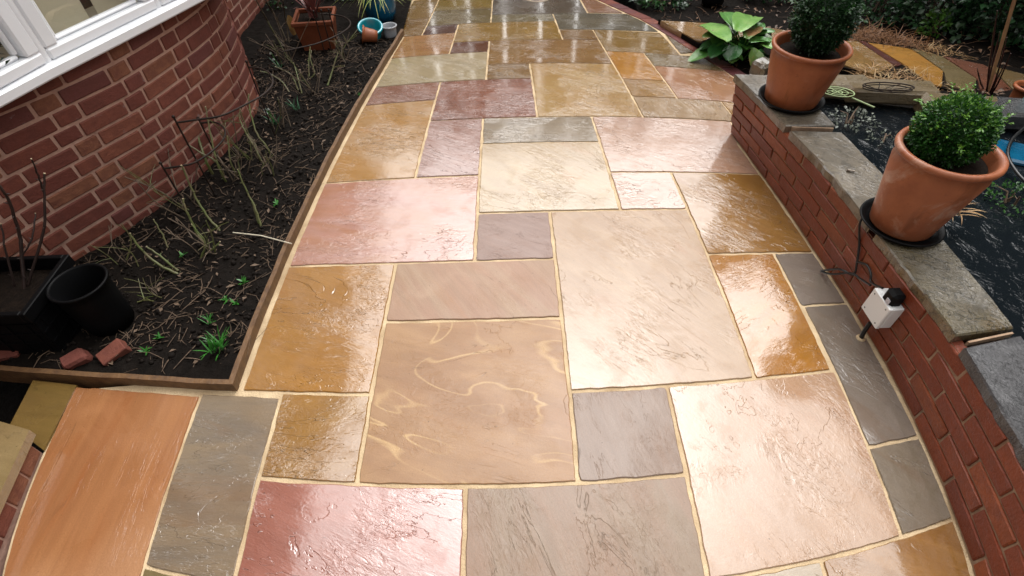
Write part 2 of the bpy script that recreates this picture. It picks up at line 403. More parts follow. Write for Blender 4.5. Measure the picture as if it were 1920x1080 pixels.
SL = [  # polygon, colour a, colour b, band rotation, options
 (rect(0, 2, 0, 3), (.43, .29, .18), (.38, .24, .14), .9, dict(step=4, riven=.004, dry=.36)),
 (rect(-2, 0, -1, 1), (.42, .25, .132), (.35, .195, .105), .25, dict(swirl=((.54, .36, .17), 7.0), step=3, riven=.002, band=(.8, 1.6), dry=.12, rust=.2, rough=(.3, .5))),
 (rect(-2, 0, 1, 2), (.42, .29, .20), (.40, .24, .165), 1.0, dict(step=2, riven=.0015, band=(.6, 3), dry=.12, rough=(.3, .5))),
 (rect(-1, 0, 2, 3), (.36, .26, .225), (.33, .225, .19), .5, dict(step=3, riven=.004, dry=.12, rough=(.3, .5))),
 (rect(E_, -2, 0, 2), OCH, (.34, .16, .036), .35, dict(step=7, riven=.007, band=(.8, 2.4))),
 (rect(-3, -2, -1, 0), (.36, .19, .045), (.29, .14, .032), 1.4, dict(step=8, riven=.008, band=(2.2, 1))),
 (rect(E_, -1, 2, 4), (.48, .265, .22), (.43, .20, .11), .1, dict(step=6, riven=.006)),
 (rect(-1, 1, 3, 5), (.48, .35, .21), (.42, .30, .185), .7, dict(step=5, riven=.004, dry=.75)),
 (rect(1, 2, 3, 4), (.47, .30, .22), (.43, .26, .18), .2, dict(step=4, riven=.004)),
 ([(2, 2), (bandx(2), 2), (bandx(4), 4), (2, 4)], (.34, .18, .052), (.28, .14, .038), .8, dict(step=5, riven=.005)),
 (rect(2, 3, 0, 2), (.43, .20, .036), (.36, .155, .026), -.5, dict(step=5, riven=.006, band=(1, 2.6))),
 ([(3, 1), (bandx(1), 1), (bandx(2), 2), (3, 2)], GRY, GRY2, .3, dict(step=1.5, riven=.001)),
 ([(3.04, -1), (bandx(-1), -1), (bandx(1), 1), (3.04, 1)], (.215, .180, .150), GRY2, 1.1, dict(step=2, riven=.0015)),
 ([(3.04, -2), (bandx(-2), -2), (bandx(-1), -1), (3.04, -1)], (.205, .168, .128), (.235, .190, .14), .7, dict(step=2, riven=.0015)),
 (rect(1, 3.04, -2, 0), (.47, .32, .225), (.45, .27, .16), 1.1, dict(step=5, riven=.003, band=(1, 1.8), fine=1.6, dry=.55)),
 (rect(0, 1, -1, 0), (.30, .22, .175), (.28, .195, .15), 1.3, dict(step=3, riven=.003, dry=.12, rough=(.3, .5))),
 (rect(-3, -1, -3, -1), (.40, .17, .13), (.33, .125, .09), .4, dict(step=4, riven=.004)),
 (rect(-1, 1, -3, -1), (.30, .225, .165), (.33, .215, .155), 1.2, dict(step=3, riven=.003, dry=.12, rough=(.3, .5))),
 (rect(1, 2.08, -3.1, -2), (.30, .20, .08), (.26, .16, .06), .2, dict(step=4, riven=.003)),
 ([(2.08, -3.1), (bandx(-3.1), -3.1), (bandx(-2), -2), (2.08, -2)], (.33, .17, .055), (.27, .13, .04), .4, dict(step=3, riven=.003)),
 (rect(-4.02, -3, -2.07, -.05), (.29, .21, .135), (.215, .17, .13), .05, dict(step=6, riven=.004, band=(.8, 2.6))),
 (rect(-4.02, -3, -3.2, -2.07), (.24, .185, .09), (.2, .15, .075), .05, dict(step=5, riven=.003)),
 (rect(-6.18, -4.02, -3.2, -.08), (.44, .205, .092), (.37, .155, .068), 1.55, dict(step=1.3, riven=.0012, band=(.3, 2.6), vein=((.55, .33, .19), .35, 4), rough=(.25, .4), dry=.5, film=.5)),
 (rect(-2, -1, 4, 6), (.36, .205, .165), (.30, .16, .125), .5, dict(step=7, riven=.007, band=(.5, 3.2))),
 (rect(E_, -2, 4, 7), (.44, .27, .13), (.42, .22, .06), .3, dict(step=8, riven=.007)),
 (rect(-1, 1, 5, 6), (.30, .235, .165), (.25, .19, .13), .05, dict(step=9, riven=.008, band=(.8, 2.6))),
 (rectb(1, 4, 6), (.49, .325, .25), (.44, .26, .17), .4, dict(step=5, riven=.005)),
 (rect(E_, -2, 7, 8), (.28, .14, .095), (.24, .11, .075), .35, dict(step=6, riven=.006, band=(.5, 3))),
 (rect(-2, 0, 6, 8), (.26, .105, .062), (.21, .080, .050), .1, dict(step=9, riven=.007, band=(.5, 3.4))),
 (rect(0, 2, 6, 9), (.42, .27, .105), (.38, .22, .075), .5, dict(step=9, riven=.007)),
 (rect(2, 4, 6, 7), (.38, .26, .15), (.33, .21, .11), 1.3, dict(step=8, riven=.006)),
 (rectb(4, 6.05, 7), (.36, .19, .045), (.3, .15, .035), .3, dict(step=4, riven=.004)),
 (rect(2, 3, 7, 8), (.36, .20, .055), (.30, .16, .04), .9, dict(step=7, riven=.007)),
 (rectb(3, 7, 9), (.42, .225, .13), (.37, .19, .105), .6, dict(step=6, riven=.005)),
 (rect(2, 3, 8, 10), (.46, .225, .045), (.38, .17, .035), .4, dict(step=6, riven=.005)),
 (rectb(3, 9, 10), (.22, .155, .075), (.19, .13, .06), .3, dict(step=4, riven=.004)),
 (rect(-1, 0, 8, 9), (.24, .14, .052), (.20, .11, .04), .2, dict(step=5, riven=.004)),
 (rect(E_, -1, 8, 10), (.43, .345, .225), (.36, .285, .17), .5, dict(step=3, riven=.003, band=(.6, 2.4))),
 (rect(-1, 2, 9, 11), (.27, .155, .058), (.24, .125, .045), .1, dict(step=7, riven=.005, band=(.6, 2))),
 (rect(-2, -1, 10, 11), (.16, .070, .040), (.13, .055, .032), .2, dict(step=5, riven=.005)),
 (rect(E_ - .03, -2, 10, 12), (.34, .175, .080), (.38, .21, .09), .05, dict(step=4, riven=.003, band=(.5, 2.5))),
 (rect(-2, 1, 11, 13), (.31, .19, .055), (.26, .15, .042), .1, dict(step=5, riven=.003, band=(.6, 2))),
 (rect(-3, -2, 12, 13), (.125, .068, .050), (.11, .055, .04), .1, dict(step=3, riven=.002)),
 (rect(-3.95, -3, 12.05, 14), (.23, .125, .03), (.19, .10, .025), .1, dict(step=3, riven=.003)),
 (rect(-3.95, -3, 14, 17), (.29, .19, .08), (.25, .15, .06), .1, dict(step=3, riven=.003)),
 (rect(-3, -1, 13, 15), (.20, .155, .080), (.17, .12, .055), .1, dict(step=3, riven=.002)),
 (rect(-3, -1, 15, 18), (.27, .19, .06), (.23, .15, .045), .1, dict(step=3, riven=.002)),
 (rect(-1, 1, 13, 14), (.20, .165, .100), (.18, .14, .08), .1, dict(step=3, riven=.002)),
 (rect(-1, 2.15, 14, 17), (.135, .105, .078), (.115, .088, .065), .1, dict(step=2, riven=.002)),
 ([(1, 12.05), (4.0, 12.15), (bandx(13.2), 13.2), (bandx(14.2), 14.15), (1, 14.05)], (.13, .112, .082), (.16, .13, .085), .1, dict(step=3, riven=.002)),
 (rect(1, 2, 11, 12), (.23, .13, .05), (.20, .11, .04), .1, dict(step=3, riven=.002)),
 (rect(2, 4.02, 10, 12.05), (.27, .165, .055), (.23, .135, .04), .2, dict(step=4, riven=.003)),
 ([(4.04, 10.1), (4.5, 10.35), (4.13, 11.95)], (.17, .12, .07), (.15, .10, .055), .2, dict(step=3, riven=.002)),
 ([(2.17, 14.2), (3.36, 14.25), (bandx(17) - .05, 17), (2.17, 17)], (.30, .15, .085), (.26, .125, .065), .2, dict(step=3, riven=.002)),
]
for i, (poly, a, b, rot, kw) in enumerate(SL):
    a, b = [tuple(.77 * c[0] * (x / c[0]) ** e_ for x, e_ in zip(c, (1, 1.08, 1.12))) for c in (a, b)]
    m = stone('sandstone_%02d' % i, a, b, rot, seed=i * 1.37, **kw)
    slabmesh(poly).build('paving_slab', m, patio)
# red block edging that sweeps round the patio
EDG = brickmat('red_edging_block', [(.17, .042, .028), (.13, .034, .030), (.20, .055, .032), (.11, .034, .036)], (.09, .03, .028), .35, .5)
yy = 7.4
while yy < 17:
    y2 = yy + .62; a0, a1 = bandx(yy), bandx(min(y2, 18)); w = .5
    dx, dy = (a1 - a0), (y2 - yy); L = math.hypot(dx, dy); nx, ny = dy / L, -dx / L
    slabmesh([(a0 + .03, yy), (a0 + nx * w + .03, yy + ny * w), (a1 + nx * w + .03, y2 + ny * w), (a1 + .03, y2)], gap=.012, sub=.15, wob=.006).build('edging_block', EDG, patio)
    yy = y2

# manhole ring set in the dark slab at the back
mc = at(1007, -6); mh = tag(MB().build('drain_cover', None), 'small round dark red drain cover in the grey slab at the far end', 'drain cover')
mbx = MB(); mbx.lathe(mc, [(.001, .004), (.105, .004), (.108, .001)], 32); mh.data = mbx.mesh('drain_cover'); mh.data.materials.append(plain('dark_red_iron', (.05, .014, .012), (.03, .01, .01), 20, .5))
mbx = MB(); mbx.lathe(mc, [(.108, .0015), (.112, .006), (.125, .006), (.13, .001)], 32); mbx.build('ring', plain('pale_ring', (.36, .28, .2), None, 20, .6), mh)

# ------------------------------------------------------------------ flower bed: timber edging, soil, litter
def strip(mb, pts, w, z0, z1, wob=0.0, off=0.0, smooth=False):
    """upright board of width w that follows pts (offset to the left of travel by off)"""
    pts = [Vector(p) for p in pts]; k = len(pts); vs = []
    for i, p in enumerate(pts):
        t = pts[min(i + 1, k - 1)] - pts[max(i - 1, 0)]; t.z = 0; t.normalize(); nn = V(-t.y, t.x, 0)
        a = wob * noise.noise((p.x * 6, p.y * 6, 1.5)); b = wob * noise.noise((p.x * 9, p.y * 9, 7.5))
        l, r = p + nn * (off + w / 2 + a * .5), p + nn * (off - w / 2 + a * .5)
        zz0 = z0[i] if isinstance(z0, list) else z0; zz1 = (z1[i] if isinstance(z1, list) else z1) + b
        vs += [V(r.x, r.y, zz0), V(l.x, l.y, zz0), V(l.x, l.y, zz1), V(r.x, r.y, zz1)]
    fs = [(i * 4 + a, i * 4 + (a + 1) % 4, i * 4 + 4 + (a + 1) % 4, i * 4 + 4 + a) for i in range(k - 1) for a in range(4)]
    fs = [f[::-1] for f in fs]
    mb.add(vs, fs + [(0, 1, 2, 3), tuple(4 * (k - 1) + q for q in (3, 2, 1, 0))], smooth)
EB = [lay(-3.60, y * .3) for y in range(0, 42)]
EF = [lay(-3.60 - x * .25, .03) for x in range(0, 22)]
def ex(y):
    for a, b in zip(EB, EB[1:]):
        if a.y <= y <= b.y: return a.x + (b.x - a.x) * (y - a.y) / (b.y - a.y)
    return EB[0].x if y < EB[0].y else EB[-1].x
def fy(x):
    for a, b in zip(EF, EF[1:]):
        if b.x <= x <= a.x: return a.y + (b.y - a.y) * (x - a.x) / (b.x - a.x)
    return EF[-1].y if x < EF[-1].x else EF[0].y
te = thing('timber_edging', EB[0], 'brown timber board edging along the dark soil bed', 'edging')
mb = MB(); strip(mb, EB, .021, -.05, .040, .006); mb.build('board', M['timber'], te)
mb = MB(); strip(mb, [EF[0] + V(.012, 0, 0)] + EF[1:], .021, -.05, .042, .006); mb.build('board', M['timber'], te)
def soilz(x, y): return .012 + .022 * noise.noise((x * 3, y * 3, 0)) + .012 * noise.noise((x * 11, y * 11, 4)) + .006 * noise.noise((x * 30, y * 30, 9))
structure(grid('bed_soil', -3.4, -.7, .0, 4.3, 150, 240, soilz, M['soil'], lambda x, y: x < ex(y) - .004 and y > fy(x) + .004 or (y > EB[-1].y and x < -1.0)))
BAYC = [(-2.80, -.45), (-2.62, -.05), (-2.42, .35), (-2.24, .72), (-2.08, 1.0), (-1.95, 1.25), (-1.86, 1.55), (-1.80, 1.85), (-1.80, 2.12), (-1.86, 2.36), (-2.0, 2.56), (-2.22, 2.70)]
BAY = cr([(x, y, 0) for x, y in BAYC], 10)
def bayx(y):
    b = [p for p in BAY if p.y < 2.12]
    for a, c in zip(b, b[1:]):
        if a.y <= y <= c.y: return a.x + (c.x - a.x) * (y - a.y) / (c.y - a.y)
    return -2.1 if y > 2.1 else -2.6
def bedpoint():
    while True:
        y = R.uniform(.12, 3.2); x = R.uniform(-2.5, -.85)
        if x < ex(y) - .035 and x > bayx(y) + .03 and y > fy(x) + .035: return x, y
tw = MB()
for _ in range(3000):
    x, y = bedpoint()
    if noise.noise((x * 5, y * 5, 7)) + .35 * noise.noise((x * 14, y * 14, 2)) < R.uniform(-.35, .45): continue
    z = soilz(x, y) + .004; L = R.uniform(.015, .08) * (2.2 if R.random() < .14 else 1); a = R.uniform(0, 6.28)
    d = V(math.cos(a), math.sin(a), R.uniform(-.05, .22)); p = V(x, y, z); r = R.uniform(.0008, .0021); nn = d.orthogonal()
    tw.tube([p, p + d * L * .5 + nn * R.uniform(-.15, .15) * L, p + d * L + V(0, 0, R.uniform(-.01, .005))], [r, r, r * .5], 4, False)
for _ in range(150):       # flat dead leaves
    x, y = bedpoint(); a = R.uniform(0, 6.28); tw.leaf(V(x, y, soilz(x, y) + .008), V(math.cos(a), math.sin(a), R.uniform(-.1, .4)), V(R.uniform(-.4, .4), R.uniform(-.4, .4), 1), R.uniform(.015, .045), R.uniform(.008, .02))
t = tw.build('twig_litter', M['twig']); tag(t, 'pale dead twigs and leaf bits strewn over the dark soil bed', 'litter', kind='stuff')
bm = bmesh.new(); bmesh.ops.create_icosphere(bm, subdivisions=1, radius=1.0); ICO = ([v.co.copy() for v in bm.verts], [tuple(v.index for v in f.verts) for f in bm.faces]); bm.free()
cl = MB()
for _ in range(4200):
    x, y = bedpoint(); z = soilz(x, y); r = R.choice((.002, .003, .004, .005, .006, .008, .011)) * R.uniform(.7, 1.3)
    rot = Matrix.Rotation(R.uniform(0, 6), 3, V(R.uniform(-1, 1), R.uniform(-1, 1), 1).normalized())
    cl.add([V(x, y, z + r * .3) + rot @ (v_ * r * R.uniform(.65, 1.25)) for v_ in ICO[0]], ICO[1], True)
t = cl.build('soil_clods', M['clod']); tag(t, 'small crumbs and clods of wet black soil in the bed', 'soil', kind='stuff')

# ------------------------------------------------------------------ brick house: curved bay, window, wall behind
house = thing('brick_house', BAY[0], 'red brick house with curved bay and white window over the flower bed', 'house')
LEAN = .015
SILLZ, NC = .785, 11; CH = (SILLZ + .02) / NC
def resample(pts, step):
    o = [pts[0].copy()]; acc = 0.0
    for a, b in zip(pts, pts[1:]):
        L = (b - a).length; d = step - acc
        while d <= L: o.append(a + (b - a) * (d / L)); d += step
        acc = L - (d - step)
    return o
def curve_at(pts):
    S_ = [0.0]
    for a, b in zip(pts, pts[1:]): S_.append(S_[-1] + (b - a).length)
    def f(s):
        for i in range(len(pts) - 1):
            if s <= S_[i + 1] or i == len(pts) - 2:
                t_ = (s - S_[i]) / (S_[i + 1] - S_[i]); return pts[i].lerp(pts[i + 1], t_), (pts[i + 1] - pts[i]).normalized()
    return f, S_[-1]
bf, BL = curve_at(BAY)
bw = MB(); vs = []; fs = []
zs = [-.1, SILLZ + .02]
for i, p in enumerate(BAY):
    tdir = (BAY[min(i + 1, len(BAY) - 1)] - BAY[max(i - 1, 0)]).normalized(); nn = V(tdir.y, -tdir.x, 0)
    for z in zs: vs.append(V(p.x, p.y, z) + nn * (LEAN * z - .004))
for i in range(len(BAY) - 1): a = 2 * i; fs.append((a, a + 2, a + 3, a + 1))
bw.add(vs, fs, True); baywall = bw.build('bay_wall', M['bay_mortar'], house)
def brickdata(name, L, H, D=.05, mat=None, seed=0, bev=.006):
    q = MB(); q.box((0, 0, 0), (L, D, H), None, bev); me = q.mesh(name)
    r_ = random.Random(seed)
    for v in me.vertices: v.co += V(r_.uniform(-1, 1), r_.uniform(-.6, .6), r_.uniform(-1, 1)) * .0016
    me.materials.append(mat); return me
STR, HDR, JT = .214, .099, .0135
smesh = [brickdata('brick', STR, CH - JT, .05, M['bay_brick'], i, .004) for i in range(4)]; hmesh = [brickdata('brick', HDR, CH - JT, .05, M['bay_brick'], 9 + i, .004) for i in range(3)]
for c in range(NC):
    s = .35 - ((STR + HDR + 2 * JT) / 2 if c % 2 else 0) + R.uniform(-.012, .012); z = -.02 + CH * (c + .5); kind = c % 2
    while s < BL - .05:
        L = STR if kind == 0 else HDR
        p, td = bf(s + L / 2); nn = V(td.y, -td.x, 0)
        if p.y > -.1:
            o = link('brick', R.choice(smesh if kind == 0 else hmesh), None, baywall)
            o.location = V(p.x, p.y, z + R.uniform(-.0015, .0015)) + nn * (LEAN * z - .025 + R.uniform(-.001, .0025))
            o.rotation_euler = (0, 0, math.atan2(td.y, td.x) + R.uniform(-.008, .008))
        s += L + JT; kind ^= 1
# sill and window: three straight facets
so = [at(-160, 292, SILLZ), at(0, 203, SILLZ), at(100, 148, SILLZ), at(200, 97, SILLZ), at(300, 45, SILLZ), at(385, 0, SILLZ), at(452, -36, SILLZ), at(505, -75, SILLZ)]
sil = MB(); k = len(so); vs = []
for i, p in enumerate(so):
    td = (so[min(i + 1, k - 1)] - so[max(i - 1, 0)]).normalized(); inn = V(-td.y, td.x, 0)
    for off, z in ((.16, 0), (0, 0), (-.004, .006), (-.004, .036), (.004, .042), (.05, .047), (.16, .050)): vs.append(V(p.x, p.y, SILLZ + z) + inn * off)
fs = [(i * 7 + a, i * 7 + a + 7, i * 7 + a + 8, i * 7 + a + 1) for i in range(k - 1) for a in range(6)]
sil.add(vs, fs); sil.build('window_sill', M['upvc'], house)
ZF = SILLZ + .046
wc = [at(-330, 352, ZF), at(97, 116, ZF), at(303, 14, ZF), at(470, -66, ZF)]
GL = N('window_glass')
gl = GL.n('BsdfGlossy', Roughness=.01); tr = GL.n('BsdfTransparent'); fr = GL.n('Fresnel', IOR=1.5); mx = GL.n('MixShader'); mx.inputs[0].default_value = .10
GL.l(tr.outputs[0], mx.inputs[1]); GL.l(gl.outputs[0], mx.inputs[2]); GL.l(mx.outputs[0], GL.o.inputs[0])
ZT = 1.75
for fi, (a, b) in enumerate(zip(wc, wc[1:])):
    td = (b - a).normalized(); L = (b - a).length; inn = V(-td.y, td.x, 0); rot = rotz(math.atan2(td.y, td.x))
    win = MB(); fw = .062
    def bar(s0, s1, z0, z1, d=.055, push=0.0, bev=.008, m_=None):
        (m_ or win).box(a + td * ((s0 + s1) / 2) + inn * (.03 + push) + V(0, 0, (z0 + z1) / 2 - ZF), (s1 - s0, d, z1 - z0), rot, bev)
    bar(0.012, L - .012, ZF, ZF + .045); bar(.012, L - .012, ZT, ZT + .07)
    bar(.012, .012 + fw, ZF + .045, ZT); bar(L - .012 - fw, L - .012, ZF + .045, ZT)
    w_ = win.build('window', M['upvc'], house)
    q = MB(); bar(fw + .022, L - fw - .022, ZF + .0452, ZF + .062, .03, .012, .007, q); bar(fw + .022, L - fw - .022, ZT - .022, ZT - .0002, .03, .012, .007, q)
    bar(fw + .0122, fw + .034, ZF + .06, ZT - .02, .03, .012, .007, q); bar(L - fw - .034, L - fw - .0122, ZF + .06, ZT - .02, .03, .012, .007, q)
    q.build('sash', M['upvc'], w_)
    q = MB(); bar(fw + .03, L - fw - .03, ZF + .09, ZT - .01, .004, .014, 0, q); q.build('gasket', M['gasket'], w_) if False else None
    q = MB(); c0 = a + td * (fw + .028) + inn * .045; c1 = a + td * (L - fw - .028) + inn * .045
    q.add([c0 + V(0, 0, .058), c1 + V(0, 0, .058), c1 + V(0, 0, ZT - ZF), c0 + V(0, 0, ZT - ZF)], [(0, 1, 2, 3)]); q.build('pane', GL.m, w_)
    # corner post where facets meet
    q = MB(); q.lathe(b + inn * .03, [(.024, -.002), (.024, ZT - ZF + .07)], 12); q.build('corner_post', M['upvc'], w_)
    # what shows behind the glass
    for (t0, t1, zz, dep) in (((.16, .52, 1.7, .10), (.62, .97, 1.7, .12)) if fi == 1 else ((.05, .93, 1.7, .16),)):
        q = MB(); p0 = a + td * (L * t0) + inn * dep; p1 = a + td * (L * t1) + inn * dep; q.add([V(p0.x, p0.y, SILLZ + .06), V(p1.x, p1.y, SILLZ + .06), V(p1.x, p1.y, zz), V(p0.x, p0.y, zz)], [(0, 1, 2, 3)])
        q.build('blind', M['cream'], house)
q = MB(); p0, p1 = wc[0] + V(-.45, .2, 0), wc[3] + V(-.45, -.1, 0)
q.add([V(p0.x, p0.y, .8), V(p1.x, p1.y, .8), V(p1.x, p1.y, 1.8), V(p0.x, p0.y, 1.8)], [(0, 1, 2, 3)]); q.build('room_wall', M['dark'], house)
q = MB(); q.prism([V(p.x, p.y, 0) for p in wc] + [V(p1.x, p1.y, 0), V(p0.x, p0.y, 0)], SILLZ + .01, SILLZ + .030); q.build('window_board', M['cream'], house)
# dark pot plant on the inner sill behind the first pane
q = MB()
for _ in range(260):
    p = at(8 + R.gauss(0, 14), 92 + R.gauss(0, 22), ZF + .12) + V(-.16, .09, 0); q.leaf(p + V(0, 0, R.uniform(-.06, .06)), V(R.uniform(-1, 1), R.uniform(-1, 1), R.uniform(-.4, 1)), V(R.random(), R.random(), 1), .03, .014)
q.build('indoor_foliage', leafmat('indoor_plant', (.012, .035, .014), (.03, .06, .03)), house)
# upper bay, flank wall and eaves
BRK = N('brick_upper_wall'); pz = BRK.n('TexCoord').outputs['Generated']
bt = BRK.n('TexBrick', Scale=1.0); BRK.l(BRK.map(BRK.obj(), scale=(5, 5, 5), rot=(1.57, 0, 1.57)), bt.inputs['Vector'])
bt.inputs['Color1'].default_value = (.13, .04, .025, 1); bt.inputs['Color2'].default_value = (.10, .03, .02, 1); bt.inputs['Mortar'].default_value = (.30, .18, .13, 1); BRK.set(Base_Color=bt.outputs[0], Roughness=.8)
q = MB(); strip(q, BAY, .2, ZT + .07, 3.0, 0, .12); q.build('upper_wall', BRK.m, house)
q = MB(); q.prism([V(-2.72, -4, 0), V(-2.72, -.4, 0), V(-3.1, -.4, 0), V(-3.1, -4, 0)], -.1, 3.1); q.build('front_wall', BRK.m, house)
q = MB(); q.prism([V(-2.30, 2.6, 0), V(-2.30, 6.0, 0), V(-2.6, 6.0, 0), V(-2.6, 2.6, 0)], -.1, 3.1)
flank = q.build('flank_wall', M['bay_mortar'], house)
for c in range(20):
    s = 2.62 + (c % 2) * .10
    while s < 4.6:
        o = link('brick', R.choice(smesh), None, flank); o.location = (-2.322 + R.uniform(-.001, .002), s + STR / 2, -.02 + CH * (c + .5)); o.rotation_euler = (0, 0, math.pi / 2); s += STR + JT
q = MB(); q.add([V(-2.05, -4, 3.1), V(-2.05, 6, 3.1), V(-5.0, 6, 4.9), V(-5.0, -4, 4.9), V(-2.05, -4, 3.0), V(-2.05, 6, 3.0), V(-5, 6, 3.0), V(-5, -4, 3.0)], [(0, 1, 2, 3), (4, 5, 1, 0), (7, 6, 5, 4), (0, 3, 7, 4), (1, 5, 6, 2)])
q.build('roof', plain('roof_tile', (.12, .05, .035), (.08, .04, .03), 9, .7), house)

# ------------------------------------------------------------------ door step in the corner
step = thing('door_step', at(20, 900), 'sandstone and red brick step at the bottom of the house wall', 'step')
zt = .10
q = MB(); q.prism([at(-200, 760, zt), at(-180, 1060, zt), at(-62, 1060, zt), at(0, 925, zt), at(55, 806, zt), at(0, 790, zt)], zt - .035, zt); q.build('tread', stone('step_tread', (.27, .19, .085), (.23, .155, .065), .2, seed=31, step=2, riven=.002), step)
q = MB(); q.prism([at(20, 797), at(83, 845), at(145, 723), at(63, 714)], -.02, .004); q.build('landing_slab', stone('landing_slab', (.20, .125, .035), (.17, .105, .03), .2, seed=33, step=2, riven=.002, rough=(.2, .35)), step)
ra, rb = at(82, 846), at(-12, 1075)
td = (rb - ra).normalized(); ln_ = V(td.y, -td.x, 0); L_ = (rb - ra).length
n_ = 4
for i in range(n_):
    o = link('brick', brickdata('brick', L_ / n_ - .008, zt - .040, .06, M['bay_brick'], 60 + i, .003), None, step); o.location = ra + td * (L_ * (i + .5) / n_) + ln_ * .036 + V(0, 0, (zt - .036) / 2); o.rotation_euler = (0, 0, math.atan2(td.y, td.x))
q = MB(); q.prism([ra + ln_ * .011, rb + ln_ * .011, rb + ln_ * .5, ra + ln_ * .5][::-1], -.05, zt - .037); q.build('step_core', M['bay_mortar'], step)

# ------------------------------------------------------------------ brick garden wall with stone coping
ZC, ZW = .362, .322
gw = thing('garden_wall', lay(3.7, 2), 'low red brick retaining wall with stone coping beside the pond', 'wall')
OUT = [at(*p, ZC) for p in ((1375, 137), (1428, 190), (1478, 240), (1536, 302), (1592, 368), (1642, 434), (1692, 500), (1750, 572), (1805, 646), (1860, 738), (1925, 850), (2010, 1010), (2050, 1110))]
BASE = [lay(bandx(y) + .0, y) for y in [5.45 - 8.8 * i / 30 for i in range(31)]]
of, OL = curve_at(OUT); bsf, BSL = curve_at(BASE)
def outy(y):
    for a, c in zip(OUT, OUT[1:]):
        if y >= c.y: break
    return a + (c - a) * ((a.y - y) / (a.y - c.y)), (c - a).normalized()
def wallpt(s, z, push=0.0):
    """s: 0 at the far end .. 1 near; face of the wall between its foot and the coping"""
    b, tb = bsf(s * BSL * .9999); t_, tt = outy(b.y)
    f = z / ZW; p = b.lerp(V(t_.x, t_.y, 0), f); td = tb.lerp(tt, f); td.z = 0; td.normalize(); nn = V(-td.y, td.x, 0)     # nn points into the wall
    return V(p.x, p.y, z) + nn * (push + .003), td, nn
WL = BSL
q = MB(); vs = []; fs = []
for i in range(41):
    for z in (-.05, .08, .16, .24, ZW): p, td, nn = wallpt(i / 40, z, .0075); vs += [p]
for i in range(40):
    for j in range(4): a = i * 5 + j; fs.append((a, a + 5, a + 6, a + 1))
q.add(vs, fs)
vs = []; fs = []
for i in range(41):
    for z in (-.3, ZW): p, td, nn = wallpt(i / 40, max(z, 0), .19); vs += [V(p.x, p.y, z)]
for i in range(40): a = i * 2; fs.append((a, a + 1, a + 3, a + 2))
q.add(vs, fs)
p0, td, nn = wallpt(0, 0, .005); p1, _, _ = wallpt(0, ZW, .005); q.add([p0, p0 + nn * .19, p1 + nn * .19, p1], [(0, 1, 2, 3)])
core = q.build('wall_core', M['wall_mortar'], gw)
WC = 5; wh = ZW / WC; WSTR = .233; WJ = .0095
wm = [brickdata('brick', WSTR, wh - WJ, .05, M['wall_brick'], 20 + i, .003) for i in range(4)]
for c in range(WC):
    s = -.0 - (.122 if c % 2 else 0); z = wh * (c + .5) + .002
    while s < WL - .02:
        L = WSTR; mid = max(.0, s + L / 2)
        p, td, nn = wallpt(min(.999, mid / WL), z, .0)
        o = link('brick', wm[R.randrange(4)], None, gw)
        e1, _, _ = wallpt(min(.999, mid / WL), z + .02); tilt = math.atan2((p - e1).dot(nn), .02)
        up_ = e1 - p; up_ = (up_ - td * up_.dot(td)).normalized(); yy_ = up_.cross(td).normalized(); xx_ = yy_.cross(up_); nn = yy_
        o.location = p + nn * (.025 + R.uniform(-.0008, .0012)); o.rotation_euler = Matrix((xx_, yy_, up_)).transposed().to_euler()
        if s < 0: o.scale = ((L + s * 2 + .0) / L if L + 2 * s > .02 else .5, 1, 1); o.location = wallpt(.05 / WL, z)[0] + nn * .025
        s += WSTR + WJ
def coping(outs, inns, mat):
    o_ = resample(cr([at(u, v, ZC) for u, v in outs], 6), .03); i_ = resample(cr([at(u, v, ZC) for u, v in inns], 6), .03)
    ring = o_ + i_[::-1]; k = len(ring); cen = sum(ring, Vector()) / k; rr = []
    for p in ring:
        d = (cen - p).normalized(); rr.append(p + d * (.004 + .006 * noise.noise((p.x * 18, p.y * 18, 2)) + .004 * noise.noise((p.x * 55, p.y * 55, 2))))
    mb = MB(); inner = [p + (cen - p).normalized() * .006 + V(0, 0, .0) for p in rr]; outer = [p - V(0, 0, .006) for p in rr]; bot = [p + (cen - p).normalized() * R.uniform(0, .006) - V(0, 0, .04) for p in rr]
    mb.add(inner + outer + bot, [tuple(range(k))] + [(k + i, k + (i + 1) % k, (i + 1) % k, i) for i in range(k)] + [(2 * k + i, 2 * k + (i + 1) % k, k + (i + 1) % k, k + i) for i in range(k)] + [tuple(range(2 * k, 3 * k))[::-1]])
    # make the outline counter-clockwise so faces look up
    me = mb.mesh('coping_stone'); bm = bmesh.new(); bm.from_mesh(me); bmesh.ops.recalc_face_normals(bm, faces=bm.faces); bm.to_mesh(me); bm.free()
    return link('coping_stone', me, mat, gw)
coping([(1376, 138), (1428, 190), (1476, 239)], [(1478, 140), (1528, 192), (1573, 241)], M['coping'])
coping([(1480, 243), (1536, 302), (1592, 368), (1640, 431)], [(1577, 246), (1615, 283), (1654, 322), (1722, 394)], M['coping'])
coping([(1643, 435), (1692, 500), (1750, 572), (1803, 643)], [(1725, 398), (1775, 454), (1845, 538), (1908, 621)], M['coping_wet'])
coping([(1807, 649), (1860, 738), (1925, 850), (2010, 1010), (2050, 1110)], [(1913, 627), (1975, 715), (2060, 850), (2130, 1000)], M['coping_dark'])
q = MB()
for (u0, v0, u1, v1) in ((1478, 241, 1575, 244), (1806, 646, 1910, 624), (1641, 433, 1722, 396)):
    a, b = at(u0, v0, ZC - .016), at(u1, v1, ZC - .016); a, b = a.lerp(b, .06), a.lerp(b, .86); q.box((a + b) / 2, ((b - a).length, .007, .02), rotz(math.atan2((b - a).y, (b - a).x)))
q.build('coping_joint', M['wall_mortar'], gw)

